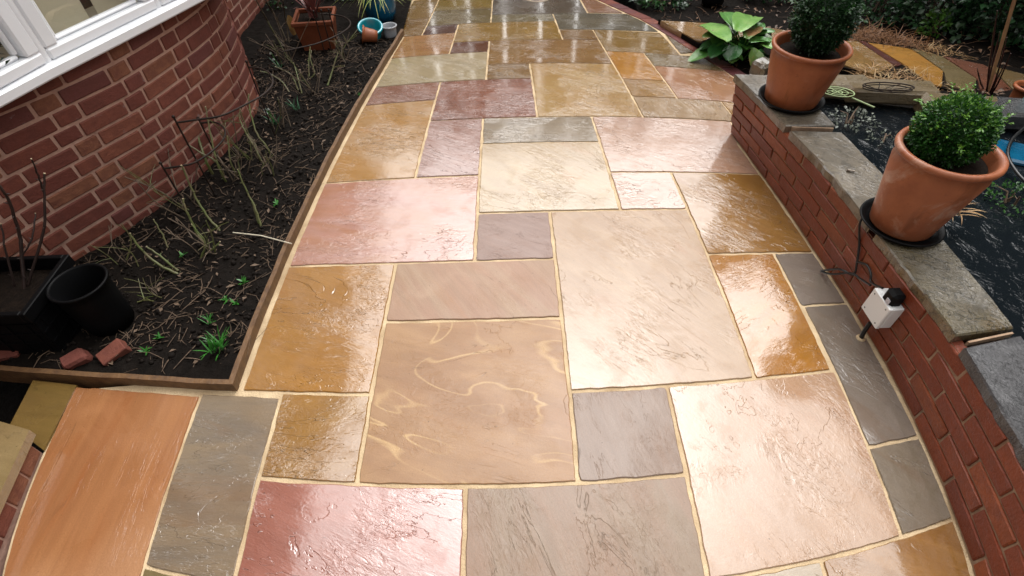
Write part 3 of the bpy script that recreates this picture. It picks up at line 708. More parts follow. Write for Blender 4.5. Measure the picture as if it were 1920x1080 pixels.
# ------------------------------------------------------------------ pots on the wall
def pot(name, base, rimpx, rimhalf, basehalf, mat, label, cat='plant pot', squeeze=.83, lip=.012, drips=None):
    z1 = rimpx; top = V(base.x, base.y, z1)
    rr = rimhalf / ppm(top) * squeeze; rb = basehalf / ppm(base) * squeeze; H = z1 - base.z
    t = thing(name, base, label, cat); q = MB()
    prof = [(.001, .006), (rb * .9, .004), (rb, .0), (rb * 1.02, .006), (rb + (rr - rb) * .85, H * .80), (rr - lip * 1.2, H - lip * 2.4), (rr - lip * .6, H - lip * 2.0), (rr + lip * .1, H - lip * 1.7), (rr + lip * .35, H - lip), (rr + lip * .15, H - lip * .25), (rr - lip * .5, H), (rr - lip * 1.2, H - lip * .25), (rr - lip * 1.7, H - lip * 1.2), (rr - lip * 2.2, H * .7), (rb * .8, .02), (.001, .02)]
    q.lathe(base, prof, 56); q.build('pot_body', mat, t)
    return t, top, rr, H
def saucer(base, r, h, label):
    q = MB(); q.lathe(base, [(.001, .003), (r * .80, .003), (r * .86, h * .55), (r * .96, h), (r, h), (r * 1.0, h * .8), (r * .90, h * .1), (r * .82, 0), (.001, 0)], 48)
    t = q.build('pot_saucer', M['blackplastic']); return tag(t, label, 'saucer')
def boxball(t, c, r, n, mats, seed, squash=1.0, leafL=.015, cut=-1.0):
    rr = random.Random(seed); q = MB(); tips = MB()
    for i in range(n):
        d = V(rr.gauss(0, 1), rr.gauss(0, 1), rr.gauss(0, 1)).normalized()
        k = rr.uniform(.55, 1.0) ** .5 * (1 + .10 * noise.noise(d * 3.0 + V(seed, 0, 0)) + .06 * noise.noise(d * 8))
        p = c + V(d.x, d.y, d.z * squash) * r * k
        if p.z < cut: continue
        dd = (d * .8 + V(rr.gauss(0, .6), rr.gauss(0, .6), rr.gauss(.15, .5))).normalized()
        L = leafL * rr.uniform(.7, 1.25)
        (tips if (k > 1.0 and rr.random() < .5 and d.z > -.1) or (d.z > .5 and rr.random() < .25) else q).leaf(p, dd, V(rr.gauss(0, .5), rr.gauss(0, .5), 1), L, L * .55, .18)
    for _ in range(26):                                   # young shoots that stand out of the ball
        d = V(rr.gauss(0, 1), rr.gauss(0, 1), rr.uniform(.1, 1.2)).normalized(); p = c + V(d.x, d.y, d.z * squash) * r * 1.0
        for j in range(7):
            a = rr.uniform(0, 6.28); tips.leaf(p + d * .006 * j, (d + d.orthogonal() * math.cos(a) * .9 + d.cross(d.orthogonal()) * math.sin(a) * .9).normalized(), V(0, 0, 1), leafL * 1.1, leafL * .6, .18)
    q.build('foliage', mats[0], t); tips.build('young_foliage', mats[1], t)
    cq = MB(); cq.lathe(c, [(.001, -r * squash * .8), (r * .5, -r * squash * .62), (r * .76, 0), (r * .5, r * squash * .62), (.001, r * squash * .78)], 16); cq.build('inner_foliage', mats[0], t)
    tw_ = MB()
    for _ in range(40):
        d = V(rr.gauss(0, 1), rr.gauss(0, 1), rr.uniform(-.2, 1.2)).normalized(); b0 = V(c.x + rr.gauss(0, .015), c.y + rr.gauss(0, .015), c.z - r * squash * .95)
        tw_.tube([b0, b0.lerp(c, .5) + d * r * .3, c + V(d.x, d.y, d.z * squash) * r * .85], [.004, .0025, .001], 4, False)
    tw_.build('stem', M['twig'], t)
BOXG = leafmat('box_leaf', (.030, .105, .016), (.016, .062, .012), (.045, .135, .018), 45, .32)
BOXY = leafmat('box_young_leaf', (.13, .27, .030), (.075, .19, .022), None, 45, .35)
BOXD = leafmat('box_dark_leaf', (.010, .036, .010), (.016, .050, .014), None, 45, .4)
BOXD2 = leafmat('box_dark_tip', (.018, .060, .014), (.025, .075, .018), None, 45, .4)
b1 = at(1491, 192, ZC) + V(-.022, .018, 0); b2 = at(1706, 428, ZC) + V(-.030, .024, 0)
saucer(b1 + V(0, 0, .001), 67 / ppm(b1) * .87, .026, 'black plastic saucer under the far terracotta pot'); saucer(b2 + V(0, 0, .001), 82 / ppm(b2) * .87, .022, 'black plastic saucer under the near terracotta pot')
pt1, top1, rr1, H1 = pot('terracotta_pot', b1 + V(0, 0, .008), .655, 84, 55, M['terra'], 'terracotta pot with dark box shrub on the far end of the wall')
pt2, top2, rr2, H2 = pot('terracotta_pot', b2 + V(0, 0, .008), .71, 117, 68, M['terra2'], 'stained terracotta pot standing on the wall nearest the cable', squeeze=.77, lip=.014)
for t, tp, r_ in ((pt1, top1, rr1), (pt2, top2, rr2)):
    q = MB(); q.lathe(tp - V(0, 0, .045), [(.001, .008), (r_ * .5, .006), (r_ - .035, 0)], 32); q.build('compost', M['wetgravel'], t)
def upright(u, v, p):      # the point of the pixel ray nearest to the vertical through p
    return at(u, v, zof(p, v))
boxA = thing('box_shrub', top1, 'dark green box shrub growing in the far terracotta pot', 'shrub')
cA = V(top1.x + .015, top1.y + .01, top1.z + .115); boxball(boxA, cA, .140, 9000, (BOXD, BOXD2), 3, 1.1, .016)
boxB = thing('box_shrub', top2, 'bright green clipped box ball growing in the near terracotta pot', 'shrub')
cB = V(top2.x - .008, top2.y + .03, top2.z + .050); boxball(boxB, cB, .122, 13000, (BOXG, BOXY), 5, .98, .0125)

# ------------------------------------------------------------------ junction box, plug and cables on the wall
def onwall(u, v, push):
    """point on (or out from) the wall face seen at (u, v)"""
    best = None
    for i in range(300):
        s = .1 + .6 * i / 300
        for z in (0.0,):
            pass
        lo, hi = 0.0, ZW
        p0, td, nn = wallpt(s, .15, -push)
        d = RGT * ((u - 960) / FPX) + UPV * ((540 - v) / FPX) + FWD
        # ray against the upright plane through p0
        t_ = (p0 - CAM).dot(nn) / d.dot(nn); x = CAM + d * t_; e = abs((x - p0).dot(td))
        if best is None or e < best[0]: best = (e, x, td, nn)
    return best[1], best[2], best[3]
jb = thing('junction_box', at(1640, 640), 'white square junction box fixed on the brick wall', 'junction box')
pc, td, nn = onwall(1648, 578, .045)
rot = Matrix((td, nn, V(0, 0, 1))).transposed()
W_ = .112
q = MB(); q.box(pc + nn * .022, (W_, .045, W_), rot, .004); q.build('back_box', M['whitebox'], jb)
lid = MB(); lid.box(pc - nn * .008, (W_ * 1.02, .016, W_ * 1.02), rot, .003); ld = lid.build('lid', M['whitebox'], jb)
for sx in (-1, 1):
    for sz in (-1, 1):
        q = MB(); q.lathe(pc - nn * .0163 + td * sx * .04 + V(0, 0, sz * .04), [(.001, 0), (.0035, 0), (.0035, .004)], 10, Matrix((td, V(0, 0, 1), nn)).transposed()); q.build('screw', M['rubber'], ld)
q = MB()
for sx in (-.02, .02): q.lathe(pc + td * sx * -1 - td * .052 + nn * .02 + V(0, 0, .0 + sx), [(.001, -.008), (.009, -.008), (.009, .008), (.001, .008)], 12, Matrix((V(0, 0, 1), nn, td)).transposed())
q.build('cable_gland', M['whitebox'], jb)
pl = thing('mains_plug', pc, 'black plug adapter with white sticker beside the junction box', 'plug')
ppos = pc + V(0, 0, .078) + nn * .012 + td * .012
q = MB(); q.box(ppos, (.058, .052, .062), rot, .012); q.build('plug_body', M['blackplastic'], pl)
q = MB(); q.box(ppos - nn * .027 + td * .012 - V(0, 0, .008), (.020, .002, .020), rot); q.build('sticker', plain('sticker', (.62, .62, .66), (.3, .3, .34), 150, .5, 0), pl)
cb = MB()
cpts = [onwall(u, v, p)[0] for u, v, p in ((1612, 420, .03), (1611, 455, .012), (1607, 490, .012), (1600, 515, .015), (1575, 505, .03), (1545, 507, .03), (1541, 509, .025), (1560, 514, .03), (1595, 512, .02), (1612, 522, .02), (1632, 535, .03))]
cb.tube(cr([at(1622, 402, ZC + .004)] + cpts, 6), .0048, 6)
tag(cb.build('power_cable', M['rubber']), 'thin black cable looping down the brick wall from the pot saucer', 'cable')
cb = MB(); c2 = [onwall(u, v, p)[0] for u, v, p in ((1606, 491, .012), (1625, 497, .012), (1633, 515, .015), (1632, 527, .02), (1640, 534, .03), (1655, 540, .035))]
cb.tube(cr(c2, 6), .0045, 6); tag(cb.build('power_cable', M['rubber']), 'short black cable loop above the white junction box', 'cable')
cb = MB(); g0 = onwall(1632, 605, .02)[0]; g1 = at(1614, 634, .0); cb.tube([g0, g0.lerp(g1, .5) + V(-.003, 0, 0), g1], .0085, 8)
cd_ = cb.build('conduit', M['rubber']); tag(cd_, 'black conduit running from the junction box into the paving', 'conduit')
q = MB(); q.lathe(g1, [(.009, .006), (.017, .005), (.019, .0)], 14); q.build('collar', M['mortar'], cd_)

# ------------------------------------------------------------------ pond
inner_pts = [wallpt(i / 20, .0, .19)[0] for i in range(21)]
ZP = .19
wt = N('dark_pond_water'); p_ = wt.obj()
wt.set(Base_Color=(.006, .008, .010), Roughness=.03, Specular_IOR_Level=.4, Normal=wt.bump(wt.math('ADD', wt.noise(p_, 9, 4, .55, 2.2), wt.math('MULTIPLY', wt.noise(p_, 34, 2), .12)), .012, .65))
q = MB(); poly = [V(p.x, p.y, ZP) for p in inner_pts] + [V(4.2, -1.6, ZP), V(4.2, 1.2, ZP), at(1960, 215, ZP), at(1720, 204, ZP), at(1560, 184, ZP)]
q.add(poly, [tuple(range(len(poly)))]); w_ = q.build('pond_water', wt.m); structure(w_)
bm = bmesh.new(); bm.from_mesh(w_.data); bmesh.ops.recalc_face_normals(bm, faces=bm.faces)
if sum(f.normal.z for f in bm.faces) < 0: bmesh.ops.reverse_faces(bm, faces=bm.faces)
bm.to_mesh(w_.data); bm.free()
def rock(name, c, size, rot, label, mat, cat='stone', seed=0):
    q = MB(); q.box((0, 0, 0), size, None, min(size) * .18); me = q.mesh(name); bm = bmesh.new(); bm.from_mesh(me)
    bmesh.ops.triangulate(bm, faces=bm.faces); bmesh.ops.subdivide_edges(bm, edges=bm.edges, cuts=2, use_grid_fill=True)
    for v in bm.verts: v.co += Vector([noise.noise(v.co * 14 + V(seed, k * 9, 0)) for k in range(3)]) * .010
    bm.to_mesh(me); bm.free(); o = link(name, me, mat); o.location = c; o.rotation_euler = (0, 0, rot); return tag(o, label, cat)
a, b = at(1640, 172, .27), at(1560, 165, .27)
rock('edging_stone', at(1665, 172, .26), (.50, .16, .09), -.14, 'brown stone block on the pond edge behind the wire hoop', M['rock'], seed=2)
rock('edging_stone', at(1572, 163, .26), (.34, .16, .09), -.05, 'brown stone block on the pond edge under the green net', M['rock'], seed=5)
rock('edging_stone', at(1890, 213, .25), (.36, .20, .10), -.25, 'flat grey stone on the pond edge beside the turquoise pot', M['coping_dark'], seed=8)
rock('edging_stone', at(1800, 208, .24), (.40, .18, .12), -.2, 'brown pond edge stone mostly hidden by the clipped box ball', M['rock'], seed=11)
rock('field_stone', at(1430, 128, .18), (.13, .11, .10), .5, 'small grey rounded stone behind the far pot', M['coping'], seed=14)
# blue liner corner in the pond and black hose
q = MB(); q.box(at(1890, 285, .20), (.34, .20, .03), rotz(-.5), .01); tag(q.build('pond_basket', M['blueglaze']), 'blue plastic sheet at the water edge right of the box ball', 'liner')
cb = MB(); cb.tube(cr([at(1925, 236, .26), at(1898, 262, .25), at(1890, 292, .24), at(1908, 325, .23), at(1935, 352, .22)], 6), .008, 8)
tag(cb.build('garden_hose', M['rubber']), 'black hose curving over the blue sheet in the pond', 'hose')

# ------------------------------------------------------------------ border behind pond and patio
def band_world(y): return lay(bandx(y) + .5, y)
BW = [band_world(6 + .4 * i) for i in range(31)]
def bwx(y):
    for a, b in zip(BW, BW[1:]):
        if a.y <= y <= b.y: return a.x + (b.x - a.x) * (y - a.y) / (b.y - a.y)
    return BW[0].x if y < BW[0].y else BW[-1].x
def bz(x, y): 
    k = max(0, min(1, (2.25 - y) / .5)) * max(0, min(1, (x - 1.3) / .3))
    return -.012 + .17 * k + .014 * noise.noise((x * 3, y * 3, 2)) + .008 * noise.noise((x * 12, y * 12, 5))
structure(grid('border_soil', 1.0, 7.5, 1.62, 7.0, 150, 110, bz, M['soil'], lambda x, y: x > bwx(y) + .012 and not (x < 1.9 and y < 1.66)))
structure(grid('back_soil', -5, 1.6, 4.25, 7.0, 30, 20, lambda x, y: -.02, M['soil']))
# stone path
path = thing('garden_path', at(1700, 120), 'stone slab path crossing behind the pond', 'path'); path['kind'] = 'structure'
PTH = [([(1238, 38), (1345, 44), (1330, 72), (1312, 79)], (.27, .15, .055)),
       ([(1575, 76), (1606, 75), (1677, 123), (1640, 140), (1570, 118)], (.27, .155, .055)), ([(1609, 76), (1622, 77), (1693, 121), (1680, 125)], (.12, .045, .038)), ([(1626, 79), (1708, 91), (1769, 133), (1766, 163), (1745, 158), (1698, 122)], (.42, .21, .05)),
       ([(1710, 90), (1764, 104), (1832, 148), (1822, 172), (1776, 160), (1770, 133)], (.20, .15, .075)), ([(1767, 104), (1850, 122), (1898, 168), (1890, 186), (1838, 170), (1834, 148)], (.20, .085, .055)),
       ([(1854, 122), (1925, 140), (1960, 160), (1958, 200), (1900, 168)], (.22, .15, .07)), ([(1350, 46), (1440, 50), (1440, 80), (1338, 72)], (.24, .14, .055)), ([(1446, 52), (1572, 74), (1566, 112), (1446, 82)], (.25, .15, .06))]
for i, (pp, c) in enumerate(PTH):
    W = [at(u, v, .045) for u, v in pp]; cen = sum(W, Vector()) / len(W); q = MB()
    rg = resample([cen.lerp(p, .985) for p in W] + [cen.lerp(W[0], .985)], .05)
    area = sum(a.x * b.y - b.x * a.y for a, b in zip(rg, rg[1:] + rg[:1]))
    if area < 0: rg = rg[::-1]
    q.prism(rg, .0, .045); q.build('path_slab', stone('path_stone_%d' % i, c, tuple(x * .82 for x in c), .4, seed=50 + i, step=3, riven=.002, rough=(.15, .35)), path)
q = MB(); W = [at(u, v, .036) for u, v in ((1235, 36), (1345, 42), (1575, 72), (1720, 88), (1960, 138), (1960, 204), (1760, 164), (1560, 122), (1310, 82))]; q.prism(W[::-1], -.02, .036); q.build('path_bed', M['soil'], path)

lt = MB(); cnt = 0
while cnt < 1500:
    x, y = R.uniform(1.1, 4.8), R.uniform(1.9, 4.6)
    if x < bwx(y) + .05 or (x < 2.4 and y < 1.95): continue
    if noise.noise((x * 2.5, y * 2.5, 3)) < R.uniform(-.6, .4): continue
    cnt += 1; a = R.uniform(0, 6.28); z = bz(x, y) + R.uniform(.004, .02)
    if R.random() < .7: lt.leaf(V(x, y, z), V(math.cos(a), math.sin(a), R.uniform(-.15, .5)), V(R.uniform(-.5, .5), R.uniform(-.5, .5), 1), R.uniform(.025, .06), R.uniform(.012, .03), .25, .2)
    else:
        L = R.uniform(.05, .16); d = V(math.cos(a), math.sin(a), R.uniform(0, .3)); lt.tube([V(x, y, z), V(x, y, z) + d * L * .5 + V(0, 0, .01), V(x, y, z) + d * L], [.002, .0018, .001], 4, False)
k = N('brown_leaf_litter'); p = k.obj(); k.set(Base_Color=k.mix(k.rng(k.noise(p, 14, 3), .4, .6, 0, 1), (.17, .085, .04), (.07, .042, .025)), Roughness=.6)
tag(lt.build('leaf_litter', k.m), 'brown dead leaves and twigs scattered on the soil behind the pond', 'litter', kind='stuff')

# ------------------------------------------------------------------ plants: foliage masses and tufts
def cloud(name, c, rad, n, L, mat, label, cat='shrub', seed=0, group=None, up=.2, stems=8, wid=.55, low=0.0):
    rr = random.Random(seed); t = thing(name, c, label, cat, group); q = MB(); c = Vector(c)
    for _ in range(n):
        d = V(rr.gauss(0, 1), rr.gauss(0, 1), rr.gauss(0, 1)).normalized(); k = rr.uniform(.25, 1) ** .45 * (1 + .28 * noise.noise(d * 2.2 + V(seed, seed, 0)))
        p = c + V(d.x * rad[0], d.y * rad[1], d.z * rad[2]) * k
        if p.z < low: continue
        l = L * rr.uniform(.6, 1.3); q.leaf(p, (d * .6 + V(rr.gauss(0, .6), rr.gauss(0, .6), rr.gauss(up, .5))), V(rr.gauss(0, .6), rr.gauss(0, .6) - .2, 1), l, l * wid * rr.uniform(.8, 1.2), .12, .15)
    q.build('foliage', mat, t); s = MB()
    for _ in range(stems):
        d = V(rr.gauss(0, .5), rr.gauss(0, .5), 1); b0 = V(c.x + rr.gauss(0, rad[0] * .15), c.y + rr.gauss(0, rad[1] * .15), low)
        s.tube([b0, b0.lerp(c, .6) + d * .03, c + V(d.x * rad[0], d.y * rad[1], abs(d.z) * rad[2] * .6) * .7], [.006, .004, .0015], 5, False)
    s.build('stem', M['twig'], t); return t
IVY = leafmat('ivy_leaf', (.016, .065, .018), (.010, .036, .012), (.040, .115, .026), 12, .3)
IVY2 = leafmat('laurel_leaf', (.014, .050, .018), (.028, .078, .026), (.05, .085, .045), 10, .28)
LIME = leafmat('lime_leaf', (.09, .20, .022), (.05, .14, .018), None, 20, .4)
for i, (u, v, rad, n, L, m_, lab) in enumerate([
    (1640, 30, (.36, .26, .40), 1900, .040, IVY, 'dense ivy-green shrub behind the far pot'),
    (1745, 40, (.40, .28, .44), 2000, .050, IVY2, 'glossy laurel-like shrub behind the orange path slab'),
    (1850, 60, (.42, .30, .50), 2000, .060, IVY2, 'tall broad-leaved dark shrub behind the red stems'),
    (1945, 80, (.42, .34, .50), 1700, .060, IVY2, 'dark broad-leaved shrub at the right edge behind the terracotta pot'),
    (1240, 8, (.26, .14, .09), 480, .048, IVY, 'low trailing ivy beyond the red block edging'),
    (1440, -8, (.30, .20, .16), 700, .045, IVY, 'low dark shrub behind the bergenia'),
    (1560, -30, (.4, .26, .4), 1300, .045, IVY, 'dark shrub beyond the far box pot'),
    (1745, 62, (.10, .08, .11), 170, .040, LIME, 'small lime-green leafy plant at the foot of the shrubs')]):
    p = at(u, v); cloud('shrub', (p.x, p.y, rad[2] * .55), rad, n, L, m_, lab, seed=20 + i, low=.0)
def tuft(name, p, n, L, w, mat, label, cat, spread=.8, bend=.6, seed=0, rad=.03, group=None, upz=(.5, 1.3)):
    rr = random.Random(seed); q = MB(); p = Vector(p)
    for _ in range(n):
        a = rr.uniform(0, 6.28); d = V(math.cos(a) * spread * rr.random(), math.sin(a) * spread * rr.random(), rr.uniform(*upz)); r = rad * rr.random() ** .5; b_ = rr.uniform(0, 6.28)
        q.blade(p + V(math.cos(b_) * r, math.sin(b_) * r, 0), d, L * rr.uniform(.6, 1.2), w * rr.uniform(.7, 1.2), bend * rr.uniform(.4, 1.5))
    return tag(q.build(name, mat), label, cat, group)
STRAW = leafmat('straw', (.40, .25, .11), (.25, .13, .05), (.52, .38, .20), 25, .6, .15)
RUST = leafmat('rusty_grass', (.22, .095, .03), (.14, .06, .022), None, 30, .6, .15)
GRASS = leafmat('bulb_leaf', (.030, .16, .020), (.05, .23, .03), None, 25, .35)
for i, (u, v, n, L, m_, lab) in enumerate([(1645, 147, 150, .12, STRAW, 'pale dead grass tuft at the foot of the near path slabs'), (1700, 150, 200, .13, STRAW, 'straw-coloured dead grass clump between pond stone and orange slab'), (1760, 162, 60, .09, STRAW, 'small straw tuft beside the clipped box ball'),
    (1600, 66, 240, .15, RUST, 'rust-brown dead grass beside the far pot'), (1650, 72, 240, .15, RUST, 'rust-brown dead grass at the top of the path'), (1700, 84, 200, .14, RUST, 'rust-brown dead grass above the orange path slab'), (1760, 100, 140, .11, STRAW, 'flattened pale dead grass below the lime-green plant')]):
    tuft('dead_grass', at(u, v, .03), n, L, .006, m_, lab, 'grass tuft', 1.6, 1.2, 60 + i, .14, 'dead grass tufts by the path', (.2, .9))
tuft('dead_grass', at(1787, 400, .28), 26, .13, .007, STRAW, 'bleached straw hanging between the near pot and the pond', 'grass tuft', 1.2, .9, 81, .03, None, (.2, .9))
# creeping plant floating in the pond and pond weed
PALE = leafmat('silver_leaf', (.22, .24, .20), (.10, .12, .09), None, 40, .4)
cloud('pond_plant', at(1600, 222, ZP + .03), (.13, .11, .035), 150, .020, PALE, 'small grey-leaved trailing plant over the black water by the coping', 'pond plant', 71, None, .3, 3, .6, ZP)
cloud('pond_plant', at(1660, 262, ZP + .01), (.10, .09, .02), 60, .022, PALE, 'sparse floating leaves on the dark water between the two pots', 'pond plant', 72, None, .3, 2, .4, ZP)
cloud('pond_plant', at(1905, 372, ZP + .03), (.13, .12, .06), 260, .020, BOXG, 'green water plant at the right edge of the pond', 'pond plant', 73, None, .3, 4, .6, ZP)
# bergenia: big paddle leaves, each a part
def paddle(p, d, L, w, mat, parent, cup=.25, droop=.35, wav=.08, name='leaf', seed=0):
    rr = random.Random(seed); d = d.normalized(); sd_ = d.cross(V(0, 0, 1)); sd_ = sd_.normalized() if sd_.length > 1e-3 else V(1, 0, 0); up = sd_.cross(d)
    q = MB(); nx, ny = 6, 8; vs = []
    for j in range(ny + 1):
        t = j / ny; wd = w * (math.sin(math.pi * min(1, t * .93 + .05)) ** .6) * (.75 + .35 * t) / 2
        for i in range(nx + 1):
            s = i / nx * 2 - 1
            z = cup * wd * abs(s) ** 1.5 - droop * L * t * t * .6 + wav * w * (.25 + abs(s)) * noise.noise((t * 3.5 + seed, s * 2.5, seed)) - .03 * w * (1 if abs(s) < .01 else 0)
            vs.append(p + d * L * t + sd_ * wd * s + up * z)
    q.add(vs, [(j * (nx + 1) + i, j * (nx + 1) + i + 1, (j + 1) * (nx + 1) + i + 1, (j + 1) * (nx + 1) + i) for j in range(ny) for i in range(nx)], True)
    return q.build(name, mat, parent)
def veined(name, c1, c2, edge):
    k = N(name); p = k.obj(); c = k.mix(k.rng(k.noise(p, 9, 3), .38, .62, 0, 1), c1, c2); c = k.mix(k.rng(k.noise(p, 6, 2), .56, .64, 0, .9), c, edge)
    k.set(Base_Color=c, Roughness=.3, Specular_IOR_Level=.5, Normal=k.bump(k.noise(p, 38, 3), .006, .7)); return k.m
BG = [veined('bergenia_green', (.075, .21, .035), (.045, .15, .025), (.10, .23, .05)), veined('bergenia_pale', (.17, .32, .075), (.11, .25, .05), (.20, .33, .09)), veined('bergenia_tinged', (.10, .17, .035), (.075, .13, .03), (.22, .11, .05)), veined('bergenia_dark', (.022, .10, .02), (.015, .07, .015), (.03, .11, .02))]
bc = at(1388, 108); berg = thing('bergenia_plant', bc, 'bergenia with large glossy green leaves at the end of the wall', 'plant')
BLV = [((1365, 78), (1322, 30), .13, 1, .20, .22), ((1382, 58), (1415, 12), .15, 1, .24, .28), ((1372, 50), (1362, 12), .09, 0, .22, .26), ((1375, 72), (1330, 58), .10, 2, .15, .2), ((1400, 72), (1418, 40), .10, 2, .2, .24), ((1360, 85), (1336, 98), .10, 3, .12, .10), ((1350, 90), (1300, 102), .09, 0, .07, .05),
       ((1380, 85), (1368, 105), .10, 3, .14, .10), ((1412, 90), (1420, 122), .09, 2, .16, .08), ((1395, 60), (1432, 45), .10, 0, .2, .2), ((1360, 60), (1345, 75), .10, 0, .16, .15), ((1366, 92), (1392, 106), .07, 0, .10, .07), ((1405, 78), (1440, 68), .09, 0, .18, .17), ((1352, 82), (1318, 84), .09, 3, .10, .09), ((1395, 88), (1405, 70), .09, 3, .12, .16), ((1425, 95), (1445, 110), .08, 3, .14, .08), ((1345, 100), (1352, 110), .07, 3, .08, .05)]
for i, (a, b, w, mi, za, zb) in enumerate(BLV):
    A, B = at(*a, za), at(*b, zb); paddle(A, B - A, (B - A).length * 1.15, w * 1.45, BG[mi], berg, seed=i * 1.7)
    q = MB(); q.tube([bc + V(R.uniform(-.03, .03), R.uniform(-.03, .03), 0), (bc + A) / 2 + V(0, 0, .03), A], [.006, .005, .004], 6); q.build('stalk', BG[0], berg)
for i in range(26):
    a_ = R.uniform(0, 6.28); r_ = R.uniform(.02, .09); A = bc + V(math.cos(a_) * r_, math.sin(a_) * r_ + .02, R.uniform(.05, .15)); el = R.uniform(.1, .6)
    paddle(A, V(math.cos(a_), math.sin(a_), el), R.uniform(.11, .17), R.uniform(.09, .14), BG[(0, 3, 0, 2, 1)[i % 5]], berg, seed=40 + i * 1.3)
# red-stemmed shrub with cane
rs = thing('red_stem_shrub', at(1852, 182), 'bare dogwood with thin dark red stems by the path', 'shrub')
RED = plain('dark_red_bark', (.07, .018, .014), (.05, .014, .012), 30, .45, .001)
for (u0, v0, u1, v1, h) in ((1845, 168, 1832, 128, .25), (1848, 178, 1875, 60, .55), (1852, 182, 1888, 70, .5), (1856, 182, 1895, 100, .4), (1850, 180, 1870, 20, .7), (1858, 180, 1884, 120, .3)):
    a, b = at(u0, v0, .03), at(u1, v1, h); q = MB(); q.tube(cr([a, a.lerp(b, .4) + V(R.uniform(-.01, .01), R.uniform(-.01, .01), .0), b], 5), [.005] * 6 + [.004] * 3 + [.002] * 2, 6); q.build('stem', RED, rs)
q = MB(); a, b = at(1850, 178, .03), at(1908, -20, .62); q.tube([a.lerp(b, i / 8) for i in range(9)], [.009, .010, .009, .0105, .009, .0105, .009, .010, .009], 8); tag(q.build('garden_cane', plain('bamboo', (.30, .16, .07), (.22, .11, .05), 20, .5)), 'brown bamboo cane leaning among the red stems', 'cane')
# pots at the right edge
def simple_pot(name, base, r0, r1, H, mat, label, Mx=None, lip=.01, cat='plant pot', belly=0.0, soil=True):
    q = MB(); base = Vector(base); mid = (r0 + r1) / 2 + belly
    q.lathe(base, [(.001, 0), (r0, 0), (r0 + (mid - r0) * .7, H * .25), (mid, H * .5), (r1 + (mid - r1) * .5, H * .8), (r1, H - lip * 2), (r1 + lip, H - lip * 1.8), (r1 + lip, H - lip * .3), (r1 + lip * .5, H), (r1 - lip * .4, H), (r1 - lip, H - lip), (mid - lip * 1.3, H * .5), (r0 * .8, .02), (.001, .02)], 40, Mx)
    t = thing(name, base, label, cat); q.build('pot_body', mat, t)
    if soil: q = MB(); q.lathe(base, [(.001, H * .8), (r1 - lip * 1.1, H * .78)], 28, Mx); q.build('compost', M['wetgravel'], t)
    return t
simple_pot('terracotta_pot', at(1903, 200, .12), .05, .068, .13, M['terra'], 'small terracotta pot behind the turquoise pot at the right edge')
simple_pot('glazed_pot', at(1946, 225, .2), .085, .10, .16, M['turq'], 'bright turquoise glazed pot at the right edge of the pond', belly=.03)
# pond bits: green plastic net, wire hoop, small screw on the coping
NET = plain('pale_green_plastic', (.30, .38, .18), (.26, .33, .15), 8, .5, 0)
q = MB(); c = at(1570, 172, .345)
def ring(mb, c, rx, ry, ang, rad, n=28, a0=0, a1=6.2832, zamp=0): mb.tube([c + rotz(ang) @ V(rx * math.cos(a0 + (a1 - a0) * i / n), ry * math.sin(a0 + (a1 - a0) * i / n), zamp * math.sin(3 * i)) for i in range(n + 1)], rad, 5, False)
ring(q, c, .085, .055, -.3, .0035); ring(q, c, .055, .035, -.3, .0022); ring(q, c, .028, .018, -.3, .0022)
for i in range(6): a = i * 1.047; q.tube([c, c + rotz(-.3) @ V(.085 * math.cos(a), .055 * math.sin(a), 0)], .002, 5)
hd = c + V(.06, -.05, -.01); q.tube([hd, hd + V(.09, -.08, -.015)], .005, 6)
tag(q.build('plastic_net', NET), 'pale green plastic fan rake lying beside the far pot', 'net')
q = MB(); c = at(1666, 162, .335); ring(q, c, .135, .045, -.12, .0035); ring(q, c + V(0, 0, -.012), .13, .043, -.12, .003)
for i in range(7): a = i * .9; q.tube([c + rotz(-.12) @ V(.135 * math.cos(a), .045 * math.sin(a), 0), c + rotz(-.12) @ V(.05 * math.cos(a + .6), .02 * math.sin(a + .6), -.02)], .0022, 5)
tag(q.build('wire_hoop', M['blackiron']), 'black wire hoop lying on the brown pond stone', 'hoop')
q = MB(); a = at(1588, 319, ZC + .006); q.tube([a, a + V(.012, -.004, 0)], .006, 8); q.tube([a + V(.010, -.003, .0), a + V(.03, -.012, .001)], .0035, 8); tag(q.build('loose_screw', plain('dull_screw', (.10, .07, .05), (.3, .25, .2), 90, .4, 0)), 'small loose screw lying on the grey coping', 'screw')

# ------------------------------------------------------------------ flower bed plants and pots
STEMG = plain('green_rose_stem', (.085, .115, .024), (.12, .095, .045), 14, .45, .001)
STEMB = plain('brown_rose_stem', (.055, .038, .022), (.11, .085, .045), 30, .5, .001)
CUT = plain('cut_wood', (.5, .4, .25), None, 20, .7, 0)
def rose(label, stems, mat=None, dz=0.0):
    t = thing('rose_bush', at(*stems[0][0][0][:2]), label, 'rose bush', 'pruned roses in the bed')
    for pts, r in stems:
        W = [at(u, v, h + dz) for u, v, h in pts]
        if dz and pts[0][2] == 0: W = [V(W[0].x, W[0].y, 0)] + W
        C = cr(W, 5); k = len(C); C = [p + V(R.uniform(-1, 1), R.uniform(-1, 1), 0) * .0025 for p in C]
        q = MB(); r *= 1.3; q.tube(C, [r * (1 - .45 * i / k) for i in range(k)], 6)
        for i in range(2, k - 1, 2):            # thorns and buds
            d = (C[i + 1] - C[i - 1]).normalized(); o = d.orthogonal(); o = Matrix.Rotation(R.uniform(0, 6), 3, d) @ o; q.tube([C[i] + o * r * .6, C[i] + o * (r + .006) + d * .003], [r * .5, .0004], 4, False)
        q.build('stem', mat or STEMG, t)
        q = MB(); d = (C[-1] - C[-2]).normalized(); q.tube([C[-1] - d * .001, C[-1] + d * .002], r * .62, 6); q.build('cut_end', CUT, t)
    return t
